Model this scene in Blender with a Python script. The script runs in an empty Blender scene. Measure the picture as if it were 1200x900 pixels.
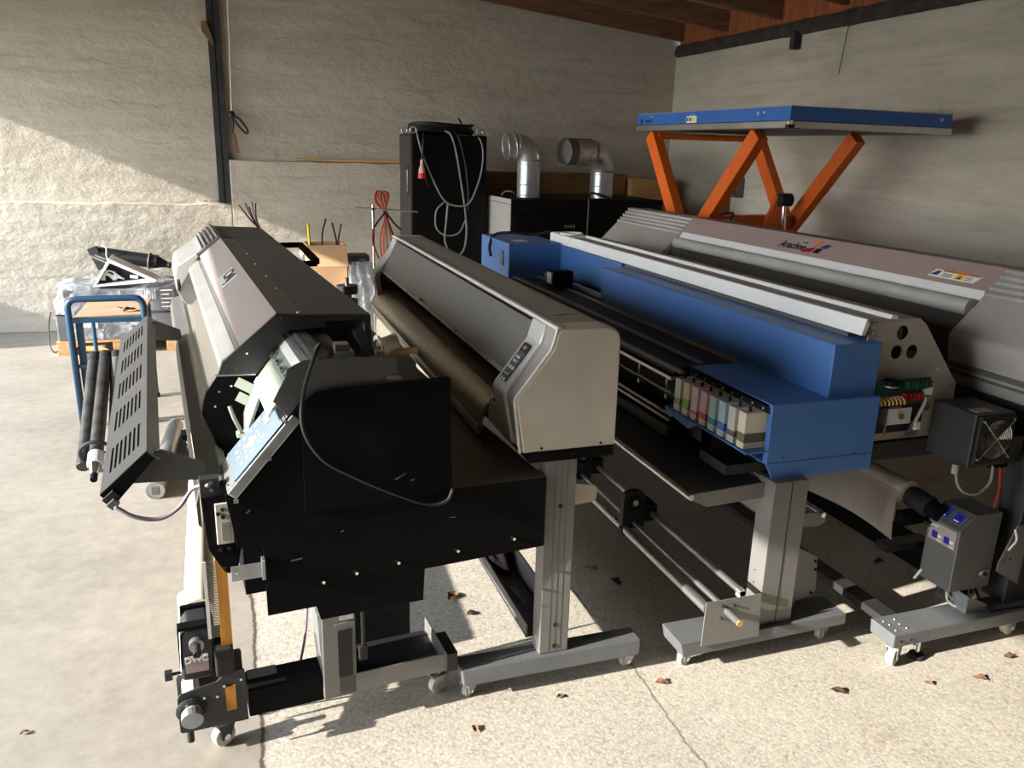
import bpy, bmesh, math, random
from mathutils import Vector, Matrix
from math import sin, cos, pi, radians as R
random.seed(7)
S = bpy.context.scene
COL = S.collection

# ------------------------------------------------------------------ materials
def lin(c):
    return tuple(((v/255)/12.92 if v/255 <= .04045 else ((v/255+.055)/1.055)**2.4) for v in c)

def mat(name, rgb, rough=.5, metal=0., var=.10, scale=6., bump=0., bscale=60., coat=0., spec=.5, stretch=None, alpha=1., trans=0., dirt=0., dirtcol=(120, 110, 95), emit=0.):
    m = bpy.data.materials.new(name); m.use_nodes = True
    nt = m.node_tree; N = nt.nodes; L = nt.links
    b = N['Principled BSDF']
    c = lin(rgb)
    b.inputs['Roughness'].default_value = rough
    b.inputs['Metallic'].default_value = metal
    b.inputs['Specular IOR Level'].default_value = spec
    b.inputs['Coat Weight'].default_value = coat
    b.inputs['Alpha'].default_value = alpha
    b.inputs['Transmission Weight'].default_value = trans
    tc = N.new('ShaderNodeTexCoord'); mp = N.new('ShaderNodeMapping')
    L.new(tc.outputs['Object'], mp.inputs['Vector'])
    if stretch: mp.inputs['Scale'].default_value = stretch
    n1 = N.new('ShaderNodeTexNoise'); n1.inputs['Scale'].default_value = scale; n1.inputs['Detail'].default_value = 6
    L.new(mp.outputs[0], n1.inputs['Vector'])
    r = N.new('ShaderNodeValToRGB')
    r.color_ramp.elements[0].position = .3; r.color_ramp.elements[1].position = .7
    r.color_ramp.elements[0].color = (*[v*(1-var) for v in c], 1)
    r.color_ramp.elements[1].color = (*[min(1, v*(1+var)) for v in c], 1)
    L.new(n1.outputs['Fac'], r.inputs['Fac'])
    src = r.outputs['Color']
    if dirt > 0:
        n3 = N.new('ShaderNodeTexNoise'); n3.inputs['Scale'].default_value = 9; n3.inputs['Detail'].default_value = 10; n3.inputs['Roughness'].default_value = .75
        L.new(tc.outputs['Object'], n3.inputs['Vector'])
        r3 = N.new('ShaderNodeValToRGB'); r3.color_ramp.elements[0].position = .5; r3.color_ramp.elements[1].position = .75
        r3.color_ramp.elements[0].color = (0, 0, 0, 1); r3.color_ramp.elements[1].color = (dirt, dirt, dirt, 1)
        L.new(n3.outputs['Fac'], r3.inputs['Fac'])
        mx = N.new('ShaderNodeMixRGB'); L.new(r3.outputs['Color'], mx.inputs['Fac']); L.new(src, mx.inputs['Color1'])
        mx.inputs['Color2'].default_value = (*lin(dirtcol), 1); src = mx.outputs['Color']
    L.new(src, b.inputs['Base Color'])
    if emit > 0:
        L.new(src, b.inputs['Emission Color']); b.inputs['Emission Strength'].default_value = emit
    rr = N.new('ShaderNodeMapRange'); rr.inputs['To Min'].default_value = max(0.02, rough-.06); rr.inputs['To Max'].default_value = min(1, rough+.06)
    L.new(n1.outputs['Fac'], rr.inputs['Value']); L.new(rr.outputs[0], b.inputs['Roughness'])
    if bump > 0:
        n2 = N.new('ShaderNodeTexNoise'); n2.inputs['Scale'].default_value = bscale; n2.inputs['Detail'].default_value = 4
        L.new(mp.outputs[0], n2.inputs['Vector'])
        bp = N.new('ShaderNodeBump'); bp.inputs['Strength'].default_value = bump; bp.inputs['Distance'].default_value = .01
        L.new(n2.outputs['Fac'], bp.inputs['Height']); L.new(bp.outputs[0], b.inputs['Normal'])
    return m

M = dict(
    black=mat('black_powder_coat', (11, 12, 14), .7, var=.2, dirt=.05, dirtcol=(70, 68, 66), spec=.1),
    blackgloss=mat('black_gloss_panel', (7, 7, 8), .45, var=.1, spec=.22),
    charcoal=mat('charcoal_sheet_metal', (54, 54, 55), .45, .25, dirt=.12),
    dkgrey=mat('dark_grey_paint', (88, 87, 85), .5, .0, dirt=.08),
    midgrey=mat('mid_grey_metal', (112, 112, 110), .45, .45),
    leg=mat('grey_leg_paint', (118, 116, 112), .42, .15, dirt=.1),
    foot=mat('grey_foot_paint', (104, 106, 107), .5, .25, dirt=.22, dirtcol=(165, 158, 145)),
    beige=mat('beige_cover_plastic', (206, 198, 182), .48, dirt=.05),
    beigetop=mat('silver_grey_cover', (158, 152, 143), .45, .0),
    silver=mat('silver_plastic', (198, 198, 194), .36, .15),
    whitetrim=mat('white_trim', (224, 222, 214), .4),
    lidgrey=mat('brushed_dark_lid', (108, 106, 102), .36, .2, stretch=(30, 1, 30), scale=3),
    alu=mat('bare_aluminium', (200, 200, 196), .3, .9),
    chrome=mat('chrome', (220, 220, 218), .15, 1.),
    steel=mat('galvanised_sheet', (168, 172, 172), .34, .7, var=.2, scale=14),
    zinc=mat('zinc_plate', (158, 166, 150), .36, .3, var=.1),
    brass=mat('brass_bar', (150, 122, 86), .35, .7),
    blue=mat('blue_powder_coat', (72, 116, 178), .42, var=.05),
    liftblue=mat('lift_blue_paint', (48, 106, 184), .4, var=.06),
    orange=mat('orange_paint', (226, 104, 30), .45, var=.1, dirt=.12, dirtcol=(120, 60, 25)),
    orangewood=mat('orange_varnished_strip', (196, 132, 44), .45, var=.25, stretch=(8, 8, 1)),
    white=mat('white_enamel', (236, 238, 236), .35, var=.03),
    paper=mat('cream_paper', (236, 224, 194), .75, var=.04),
    fabric=mat('white_fabric', (214, 205, 190), .85, var=.08, bump=.3, bscale=30),
    apron=mat('brushed_steel_apron', (176, 168, 152), .33, .75, stretch=(40, 1, 40), scale=3, var=.22),
    lining=mat('pale_green_grey_sheet', (196, 208, 200), .45),
    capgrey=mat('grey_fin_plastic', (128, 128, 126), .36, .1),
    pinkgrey=mat('pinkish_grey_panel', (166, 146, 142), .38, .05, var=.05),
    pinklid=mat('pinkish_silver_lid', (162, 150, 146), .36, .15, var=.07),
    brownpan=mat('brown_grey_panel', (98, 92, 86), .42, .0),
    caplow=mat('grey_cap_plastic', (164, 160, 153), .42, .0),
    capfin=mat('silver_fin_plastic', (186, 185, 180), .36, .1),
    rubber=mat('black_rubber', (24, 24, 25), .7),
    cable=mat('black_cable', (20, 20, 21), .45),
    greycable=mat('grey_cable', (132, 130, 127), .5),
    lilac=mat('lilac_cable', (120, 108, 120), .5),
    whitecable=mat('white_cable', (226, 226, 222), .5),
    redcable=mat('red_wire', (190, 32, 30), .45),
    darkredcable=mat('dark_red_wire', (120, 26, 24), .45),
    yellow=mat('yellow_plastic', (242, 206, 20), .45),
    greenwire=mat('green_wire', (40, 110, 60), .5),
    orangewire=mat('orange_wire', (222, 116, 70), .5),
    redplug=mat('red_plug_plastic', (214, 36, 40), .4),
    pinkplug=mat('pale_pink_plastic', (228, 178, 160), .5),
    castergrey=mat('grey_caster_rubber', (168, 162, 152), .6, dirt=.3),
    casterwhite=mat('pale_caster_rubber', (214, 206, 190), .6, dirt=.35),
    pcb=mat('green_circuit_board', (20, 74, 54), .45, var=.3, scale=60),
    pcbred=mat('red_connector', (150, 30, 34), .45),
    plate=mat('beige_mounting_plate', (176, 168, 154), .48, .25),
    lcd=mat('green_grey_lcd', (140, 146, 128), .25),
    lcdblue=mat('blue_display', (38, 48, 150), .2, var=.2, scale=90),
    ctrlpan=mat('pale_blue_grey_membrane', (100, 114, 123), .4, var=.04),
    wood=mat('pale_timber', (196, 152, 100), .7, var=.22, stretch=(1, 10, 10), scale=3),
    oldwood=mat('old_timber', (118, 88, 58), .8, var=.3, stretch=(1, 12, 12), scale=3),
    plywood=mat('worn_plywood', (184, 154, 124), .6, var=.22, scale=5, stretch=(1, 5, 1), dirt=.3, dirtcol=(140, 70, 50)),
    rafter=mat('brown_rafter_timber', (120, 86, 62), .85, var=.3, stretch=(1.2, 9, 9), scale=3),
    redboard=mat('red_brown_roof_board', (150, 84, 50), .85, var=.35, stretch=(6, 6, 1), scale=5),
    beam=mat('black_stained_beam', (52, 46, 42), .85, var=.4, scale=8, bump=.4, bscale=25, dirt=.4, dirtcol=(120, 106, 88)),
    carton=mat('brown_cardboard', (204, 164, 124), .85, var=.06, scale=4),
    tape=mat('clear_parcel_tape', (225, 200, 170), .2, alpha=.35),
    wrapbox=mat('dark_grey_crate_panel', (104, 104, 106), .5, var=.25, scale=3),
    leaf=mat('dry_brown_leaf', (122, 86, 58), .8, var=.35, scale=40),
    darkleaf=mat('dark_brown_leaf', (66, 44, 28), .85, var=.35, scale=40),
    cloth=mat('dark_mauve_cloth', (76, 60, 64), .9, var=.5, scale=12),
    post=mat('black_steel_post', (50, 52, 56), .55, .35, var=.3, dirt=.3, dirtcol=(110, 100, 88)),
    trolley=mat('worn_blue_frame_paint', (30, 66, 94), .45, var=.15, dirt=.15, dirtcol=(80, 86, 90)),
    tubegrey=mat('dark_grey_tube', (62, 60, 58), .4, .4, var=.45, dirt=.4, scale=14),
    sticker=mat('white_sticker', (236, 234, 226), .5, var=.03),
    stickyel=mat('yellow_warning_patch', (228, 196, 60), .5),
    stickblue=mat('blue_print', (30, 60, 140), .5),
    stickor=mat('orange_print', (226, 110, 52), .5),
    inkblack=mat('black_print', (14, 14, 16), .5),
    flex=mat('flexible_foil', (214, 212, 208), .22, .5, var=.2, scale=40, bump=.6, bscale=45),
    duct=mat('spiral_duct_steel', (184, 187, 188), .3, .65, var=.12, scale=10),
    cabinet=mat('pale_grey_cabinet', (178, 175, 168), .5, .1, var=.06, stretch=(8, 8, .6)),
)

def film(name, rgb, alpha, rough=.08, wr=0., spec=.5):
    m = bpy.data.materials.new(name); m.use_nodes = True
    nt = m.node_tree; N = nt.nodes; L = nt.links; b = N['Principled BSDF']
    b.inputs['Base Color'].default_value = (*lin(rgb), 1); b.inputs['Roughness'].default_value = rough
    b.inputs['Alpha'].default_value = alpha; b.inputs['Specular IOR Level'].default_value = spec
    if wr > 0:
        tc = N.new('ShaderNodeTexCoord'); n = N.new('ShaderNodeTexNoise'); n.inputs['Scale'].default_value = 7; n.inputs['Detail'].default_value = 8; n.inputs['Distortion'].default_value = 1.5
        L.new(tc.outputs['Object'], n.inputs['Vector'])
        bp = N.new('ShaderNodeBump'); bp.inputs['Strength'].default_value = wr; bp.inputs['Distance'].default_value = .05
        L.new(n.outputs['Fac'], bp.inputs['Height']); L.new(bp.outputs[0], b.inputs['Normal'])
        mr = N.new('ShaderNodeMapRange'); mr.inputs['From Min'].default_value = .45; mr.inputs['From Max'].default_value = .7
        mr.inputs['To Min'].default_value = alpha*.5; mr.inputs['To Max'].default_value = min(1, alpha*2.2)
        L.new(n.outputs['Fac'], mr.inputs['Value']); L.new(mr.outputs[0], b.inputs['Alpha'])
    return m
M['acrylic'] = film('clear_acrylic_cover', (150, 150, 132), .12, .06, spec=.12)
M['smoke'] = film('smoked_acrylic_cover', (70, 66, 62), .55, .08)
M['wrap'] = film('stretch_wrap_film', (200, 206, 212), .27, .08, .9)

# ------------------------------------------------------------------ geometry helpers
class MB:
    def __init__(s): s.bm = bmesh.new()
    def v(s, p): return s.bm.verts.new(p)
    def hull(s, lo, hi):
        a = [s.v(p) for p in lo]; b = [s.v(p) for p in hi]; n = len(a)
        s.bm.faces.new(a[::-1]); s.bm.faces.new(b)
        for i in range(n): s.bm.faces.new((a[i], a[(i+1) % n], b[(i+1) % n], b[i]))
        return s
    def box(s, x0, x1, y0, y1, z0, z1):
        return s.hull([(x0, y0, z0), (x1, y0, z0), (x1, y1, z0), (x0, y1, z0)], [(x0, y0, z1), (x1, y0, z1), (x1, y1, z1), (x0, y1, z1)])
    def xz(s, pts, y0, y1):
        return s.hull([(p[0], y0, p[1]) for p in pts], [(p[0], y1, p[1]) for p in pts])
    def yz(s, pts, x0, x1):
        return s.hull([(x0, p[0], p[1]) for p in pts], [(x1, p[0], p[1]) for p in pts])
    def xy(s, pts, z0, z1):
        return s.hull([(p[0], p[1], z0) for p in pts], [(p[0], p[1], z1) for p in pts])
    def obox(s, c, ax, ay, az, hx, hy, hz):
        c = Vector(c); ax = Vector(ax).normalized()*hx; ay = Vector(ay).normalized()*hy; az = Vector(az).normalized()*hz
        q = lambda i, j, k: tuple(c+ax*i+ay*j+az*k)
        return s.hull([q(-1, -1, -1), q(1, -1, -1), q(1, 1, -1), q(-1, 1, -1)], [q(-1, -1, 1), q(1, -1, 1), q(1, 1, 1), q(-1, 1, 1)])
    def bar(s, p, q, w, h, up=(0, 0, 1)):
        p = Vector(p); q = Vector(q); d = (q-p); u = Vector(up); sd = d.cross(u).normalized(); u2 = sd.cross(d).normalized()
        return s.obox((p+q)/2, sd, d, u2, w/2, d.length/2, h/2)
    def cyl(s, p, q, r, n=16, r2=None):
        return s.tube([p, q], r, n, [r, r if r2 is None else r2])
    def tube(s, pts, r, n=8, rad=None, closed=False):
        P = [Vector(p) for p in pts]; k = len(P); rings = []
        ref = None
        for i in range(k):
            if closed: t = P[(i+1) % k]-P[i-1]
            else: t = (P[min(i+1, k-1)]-P[max(i-1, 0)])
            t = t.normalized() if t.length > 1e-9 else Vector((0, 0, 1))
            if ref is None:
                ref = Vector((0, 0, 1)) if abs(t.z) < .9 else Vector((1, 0, 0))
            a = (ref-t*ref.dot(t))
            if a.length < 1e-6: a = t.orthogonal()
            a.normalize(); b = t.cross(a); ref = a
            rr = rad[i] if rad else r
            rings.append([s.v(P[i]+(a*cos(2*pi*j/n)+b*sin(2*pi*j/n))*rr) for j in range(n)])
        m = k if closed else k-1
        for i in range(m):
            A = rings[i]; B = rings[(i+1) % k]
            for j in range(n): s.bm.faces.new((A[j], A[(j+1) % n], B[(j+1) % n], B[j]))
        if not closed:
            s.bm.faces.new(rings[0][::-1]); s.bm.faces.new(rings[-1])
        return s
    def torus(s, c, nrm, Rr, r, n=24, m=8, a0=0, a1=2*pi):
        c = Vector(c); nz = Vector(nrm).normalized(); u = nz.orthogonal().normalized(); w = nz.cross(u)
        full = abs(a1-a0-2*pi) < 1e-6
        pts = [c+(u*cos(a0+(a1-a0)*i/(n if full else n-1))+w*sin(a0+(a1-a0)*i/(n if full else n-1)))*Rr for i in range(n)]
        return s.tube(pts, r, m, closed=full)
    def pipe(s, p, q, ro, ri, n=24):
        P = Vector(p); Q = Vector(q); t = (Q-P).normalized(); u = t.orthogonal().normalized(); w = t.cross(u)
        def ring(c, r): return [s.v(c+(u*cos(2*pi*j/n)+w*sin(2*pi*j/n))*r) for j in range(n)]
        a, b, c, d = ring(P, ro), ring(Q, ro), ring(Q, ri), ring(P, ri)
        for A, B in ((a, b), (b, c), (c, d), (d, a)):
            for j in range(n): s.bm.faces.new((A[j], A[(j+1) % n], B[(j+1) % n], B[j]))
        return s
    def sphere(s, c, r, sx=1, sy=1, sz=1, n=12):
        g = bmesh.ops.create_uvsphere(s.bm, u_segments=n, v_segments=n//2+2, radius=r)
        for v in g['verts']: v.co = Vector((v.co.x*sx+c[0], v.co.y*sy+c[1], v.co.z*sz+c[2]))
        return s
    def grid(s, f, nu, nv, thick=0):
        V = [[s.v(f(i/nu, j/nv)) for j in range(nv+1)] for i in range(nu+1)]
        F = []
        for i in range(nu):
            for j in range(nv): F.append(s.bm.faces.new((V[i][j], V[i+1][j], V[i+1][j+1], V[i][j+1])))
        if thick: bmesh.ops.solidify(s.bm, geom=F, thickness=thick)
        return s
    def holes(s, outer, inners, mp, n, t):
        """flat plate (2d outline + hole outlines) mapped by mp(u,v)->point, thickness t along n"""
        from mathutils.geometry import tessellate_polygon
        loops = [outer]+inners; d = Vector(n).normalized()*t
        tris = tessellate_polygon([[Vector((q[0], q[1], 0)) for q in lp] for lp in loops])
        A = []; B = []
        for lp in loops:
            for q in lp:
                P = Vector(mp(*q)); A.append(s.v(P)); B.append(s.v(P+d))
        for a, b, c in tris:
            for V in (A, B):
                try: s.bm.faces.new((V[a], V[b], V[c]))
                except ValueError: pass
        k = 0
        for lp in loops:
            m = len(lp)
            for i in range(m): s.bm.faces.new((A[k+i], A[k+(i+1) % m], B[k+(i+1) % m], B[k+i]))
            k += m
        return s
    def gridplate(s, us, vs, hole, mp, n, t):
        V = {}
        d = Vector(n).normalized()*t
        def g(i, j, k):
            if (i, j, k) not in V: V[(i, j, k)] = s.v(Vector(mp(us[i], vs[j]))+d*k)
            return V[(i, j, k)]
        nu, nv = len(us)-1, len(vs)-1
        solid = lambda i, j: 0 <= i < nu and 0 <= j < nv and not hole(i, j)
        for i in range(nu):
            for j in range(nv):
                if not solid(i, j): continue
                for k in (0, 1): s.bm.faces.new((g(i, j, k), g(i+1, j, k), g(i+1, j+1, k), g(i, j+1, k)))
                if not solid(i-1, j): s.bm.faces.new((g(i, j, 0), g(i, j+1, 0), g(i, j+1, 1), g(i, j, 1)))
                if not solid(i+1, j): s.bm.faces.new((g(i+1, j, 0), g(i+1, j+1, 0), g(i+1, j+1, 1), g(i+1, j, 1)))
                if not solid(i, j-1): s.bm.faces.new((g(i, j, 0), g(i+1, j, 0), g(i+1, j, 1), g(i, j, 1)))
                if not solid(i, j+1): s.bm.faces.new((g(i, j+1, 0), g(i+1, j+1, 0), g(i+1, j+1, 1), g(i, j+1, 1)))
        return s
    def build(s, name, m, parent=None, bevel=0, smooth=False, label=None, local=False):
        bmesh.ops.recalc_face_normals(s.bm, faces=s.bm.faces[:])
        me = bpy.data.meshes.new(name)
        if parent is not None and not local:
            r = parent
            while r.parent: r = r.parent
            if 'W' in FR.get(r.name, ''):
                T = Matrix.Translation(r.location) @ Matrix.Rotation(r.rotation_euler.z, 4, 'Z')
                bmesh.ops.transform(s.bm, matrix=T.inverted(), verts=s.bm.verts[:])
        s.bm.to_mesh(me); s.bm.free()
        o = bpy.data.objects.new(name, me); COL.objects.link(o)
        me.materials.append(M[m] if isinstance(m, str) else m)
        if parent is not None: o.parent = parent
        if bevel:
            bv = o.modifiers.new('bevel', 'BEVEL'); bv.width = bevel; bv.segments = 2; bv.limit_method = 'ANGLE'; bv.angle_limit = R(40)
        if smooth:
            for p in me.polygons: p.use_smooth = True
            if smooth == 'auto':
                try: me.set_sharp_from_angle(angle=R(35))
                except Exception: pass
        if label: o['label'] = label
        return o
FR = {}
def thing(name, label, cat, loc=(0, 0, 0), rotz=0., group=None, frame='W'):
    o = bpy.data.objects.new(name, None); COL.objects.link(o)
    o.location = loc; o.rotation_euler = (0, 0, rotz); o['label'] = label; o['category'] = cat
    o.empty_display_size = .1
    if group: o['group'] = group
    FR[o.name] = frame
    return o
def tag(o, label, cat, group=None, kind=None):
    o['label'] = label; o['category'] = cat
    if group: o['group'] = group
    if kind: o['kind'] = kind
    return o
def struct(o): o['kind'] = 'structure'; return o
def single(mb, name, m, label, cat, base, group=None, smooth=False, bevel=0, kind=None):
    """a thing that is one mesh; origin moved to base"""
    bmesh.ops.translate(mb.bm, vec=-Vector(base), verts=mb.bm.verts[:])
    o = mb.build(name, m, None, bevel, smooth); o.location = base
    return tag(o, label, cat, group, kind)
def rect(u0, u1, v0, v1, r=0, n=4):
    if r <= 0: return [(u0, v0), (u1, v0), (u1, v1), (u0, v1)]
    out = []
    for cx, cy, a in ((u1-r, v0+r, -90), (u1-r, v1-r, 0), (u0+r, v1-r, 90), (u0+r, v0+r, 180)):
        for i in range(n+1): out.append((cx+r*cos(R(a+90*i/n)), cy+r*sin(R(a+90*i/n))))
    return out
def circ(u, v, r, n=20): return [(u+r*cos(2*pi*i/n), v+r*sin(2*pi*i/n)) for i in range(n)]
def roundpoly(pts, rads, n=5):
    """round the corners of a 2d polygon; rads per corner"""
    out = []; k = len(pts)
    for i in range(k):
        p = Vector(pts[i]); a = Vector(pts[i-1]); b = Vector(pts[(i+1) % k]); r = rads[i]
        if r <= 0: out.append(tuple(p)); continue
        da = (a-p).normalized(); db = (b-p).normalized()
        ang = math.acos(max(-1, min(1, da.dot(db))))
        d = min(r/math.tan(ang/2), (a-p).length*.49, (b-p).length*.49)
        s0 = p+da*d; s1 = p+db*d
        for j in range(n+1):
            t = j/n; out.append(tuple(s0*(1-t)**2+p*2*t*(1-t)+s1*t*t))
    return out
def catmull(pts, n=8):
    P = [Vector(p) for p in pts]; P = [P[0]*2-P[1]]+P+[P[-1]*2-P[-2]]; out = []
    for i in range(1, len(P)-2):
        a, b, c, d = P[i-1], P[i], P[i+1], P[i+2]
        for k in range(n):
            t = k/n
            out.append(.5*((2*b)+(c-a)*t+(2*a-5*b+4*c-d)*t*t+(3*b-a-3*c+d)*t**3))
    out.append(P[-2]); return out
def cable(pts, r, m, name, parent=None, n=8, seg=8, label=None):
    return MB().tube(catmull(pts, seg), r, n).build(name, m, parent, smooth=True, label=label)
def text(s, size, m, parent, loc, xdir, ydir, name='lettering', ext=.0006, shear=0, align='CENTER', xs=1.):
    cu = bpy.data.curves.new(name, 'FONT'); cu.body = s; cu.size = size; cu.extrude = ext; cu.align_x = align; cu.align_y = 'CENTER'; cu.shear = shear; cu.offset = size*.018
    o = bpy.data.objects.new(name, cu); COL.objects.link(o)
    x = Vector(xdir).normalized(); y = Vector(ydir); y = (y-x*y.dot(x)).normalized(); z = x.cross(y)
    mm = Matrix((x*xs, y, z)).transposed().to_4x4(); mm.translation = Vector(loc)
    r = parent
    while r.parent: r = r.parent
    if 'W' in FR.get(r.name, ''):
        T = Matrix.Translation(r.location) @ Matrix.Rotation(r.rotation_euler.z, 4, 'Z'); mm = T.inverted() @ mm
    o.parent = parent; o.matrix_local = mm
    cu.materials.append(M[m])
    me = bpy.data.meshes.new_from_object(o); q = bpy.data.objects.new(name, me); COL.objects.link(q); q.parent = parent; q.matrix_local = mm
    bpy.data.objects.remove(o); bpy.data.curves.remove(cu)
    if not me.materials: me.materials.append(M[m])
    return q
def caster(parent, x, y, r, top, rot=0, tyre='castergrey', w=.022, forkm='steel'):
    """swivel caster: fork part with a wheel sub-part; top = height of the mounting face"""
    c, s_ = cos(rot), sin(rot)
    def T(u, v, z): return (x+c*u-s_*v, y+s_*u+c*v, z)
    mb = MB()
    ax, ay = (c, s_, 0), (-s_, c, 0)
    for sg in (-1, 1):
        mb.hull([T(-.016, sg*(w/2+.004), r*.8), T(.012, sg*(w/2+.004), r*.8), T(.03, sg*(w/2+.004), r*2+.004), T(-.02, sg*(w/2+.004), r*2+.004)],
                [T(-.016, sg*(w/2+.007), r*.8), T(.012, sg*(w/2+.007), r*.8), T(.03, sg*(w/2+.007), r*2+.004), T(-.02, sg*(w/2+.007), r*2+.004)])
    mb.obox(T(.004, 0, r*2+.006), ax, ay, (0, 0, 1), .028, w/2+.008, .004)
    mb.cyl(T(.004, 0, r*2+.008), T(.004, 0, top), .012, 10)
    f = mb.build('caster', forkm, parent)
    MB().cyl(T(0, -w/2, r), T(0, w/2, r), r, 20).build('wheel', tyre, f, bevel=.004)
    MB().cyl(T(0, -w/2-.009, r), T(0, w/2+.009, r), r*.3, 10).build('axle', 'chrome', f)
    return f
def bolt(parent, p, n, r=.006, h=.006, m='chrome'):
    p = Vector(p); n = Vector(n).normalized()
    return MB().cyl(p-n*.001, p+n*h, r, 8, r*.7).build('bolt', m, parent)
# ------------------------------------------------------------------ camera, light, world
f_px, PITCH, ROLL, YAW, EYE = 951.56, R(16.02243), R(1.64127), R(19.), 1.75
cp, sp, c_, s_ = cos(PITCH), sin(PITCH), cos(ROLL), sin(ROLL)
r0 = Vector((1, 0, 0)); u0 = Vector((0, sp, cp)); fw = Vector((0, cp, -sp))
Zr = Matrix.Rotation(-YAW, 3, 'Z')
right = Zr @ (c_*r0+s_*u0); upv = Zr @ (-s_*r0+c_*u0); fwd = Zr @ fw
cam = bpy.data.cameras.new('camera'); co = bpy.data.objects.new('camera', cam); COL.objects.link(co)
mm = Matrix((right, upv, -fwd)).transposed().to_4x4(); mm.translation = Vector((0, 0, EYE)); co.matrix_world = mm
cam.sensor_width = 36; cam.lens = f_px/1200*36; cam.clip_start = .05; cam.clip_end = 200
S.camera = co
sun = bpy.data.lights.new('sun', 'SUN'); so = bpy.data.objects.new('sun', sun); COL.objects.link(so)
SD = Vector((1, .12, -.41)).normalized()
so.rotation_euler = SD.to_track_quat('-Z', 'Y').to_euler(); so.location = (-6, 3, 5)
sun.energy = 10.2; sun.angle = R(.6); sun.color = (1., .955, .89)
W = bpy.data.worlds.new('sky'); S.world = W; W.use_nodes = True
nt = W.node_tree; bg = nt.nodes['Background']
tcw = nt.nodes.new('ShaderNodeTexCoord'); sep = nt.nodes.new('ShaderNodeSeparateXYZ'); nt.links.new(tcw.outputs['Generated'], sep.inputs[0])
rw = nt.nodes.new('ShaderNodeValToRGB'); nt.links.new(sep.outputs['Z'], rw.inputs['Fac'])
rw.color_ramp.elements[0].position = 0.; rw.color_ramp.elements[0].color = (1., .985, .95, 1)
rw.color_ramp.elements[1].position = .6; rw.color_ramp.elements[1].color = (.55, .72, 1., 1)
nt.links.new(rw.outputs['Color'], bg.inputs['Color']); SDW = tuple(-v for v in SD)
dp = nt.nodes.new('ShaderNodeVectorMath'); dp.operation = 'DOT_PRODUCT'; nt.links.new(tcw.outputs['Generated'], dp.inputs[0]); dp.inputs[1].default_value = SDW
mx_ = nt.nodes.new('ShaderNodeMath'); mx_.operation = 'MAXIMUM'; nt.links.new(dp.outputs['Value'], mx_.inputs[0]); mx_.inputs[1].default_value = 0
pw = nt.nodes.new('ShaderNodeMath'); pw.operation = 'POWER'; nt.links.new(mx_.outputs[0], pw.inputs[0]); pw.inputs[1].default_value = 7
ma = nt.nodes.new('ShaderNodeMath'); ma.operation = 'MULTIPLY_ADD'; nt.links.new(pw.outputs[0], ma.inputs[0]); ma.inputs[1].default_value = 9.; ma.inputs[2].default_value = 3.2
nt.links.new(ma.outputs[0], bg.inputs['Strength'])
vs = S.view_settings
vs.view_transform = 'Standard'; vs.look = 'None'; vs.gamma = 1.; vs.use_curve_mapping = False; vs.exposure = .5
S.cycles.max_bounces = 8; S.cycles.diffuse_bounces = 4; S.cycles.transparent_max_bounces = 12
S.cycles.use_denoising = True

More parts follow.
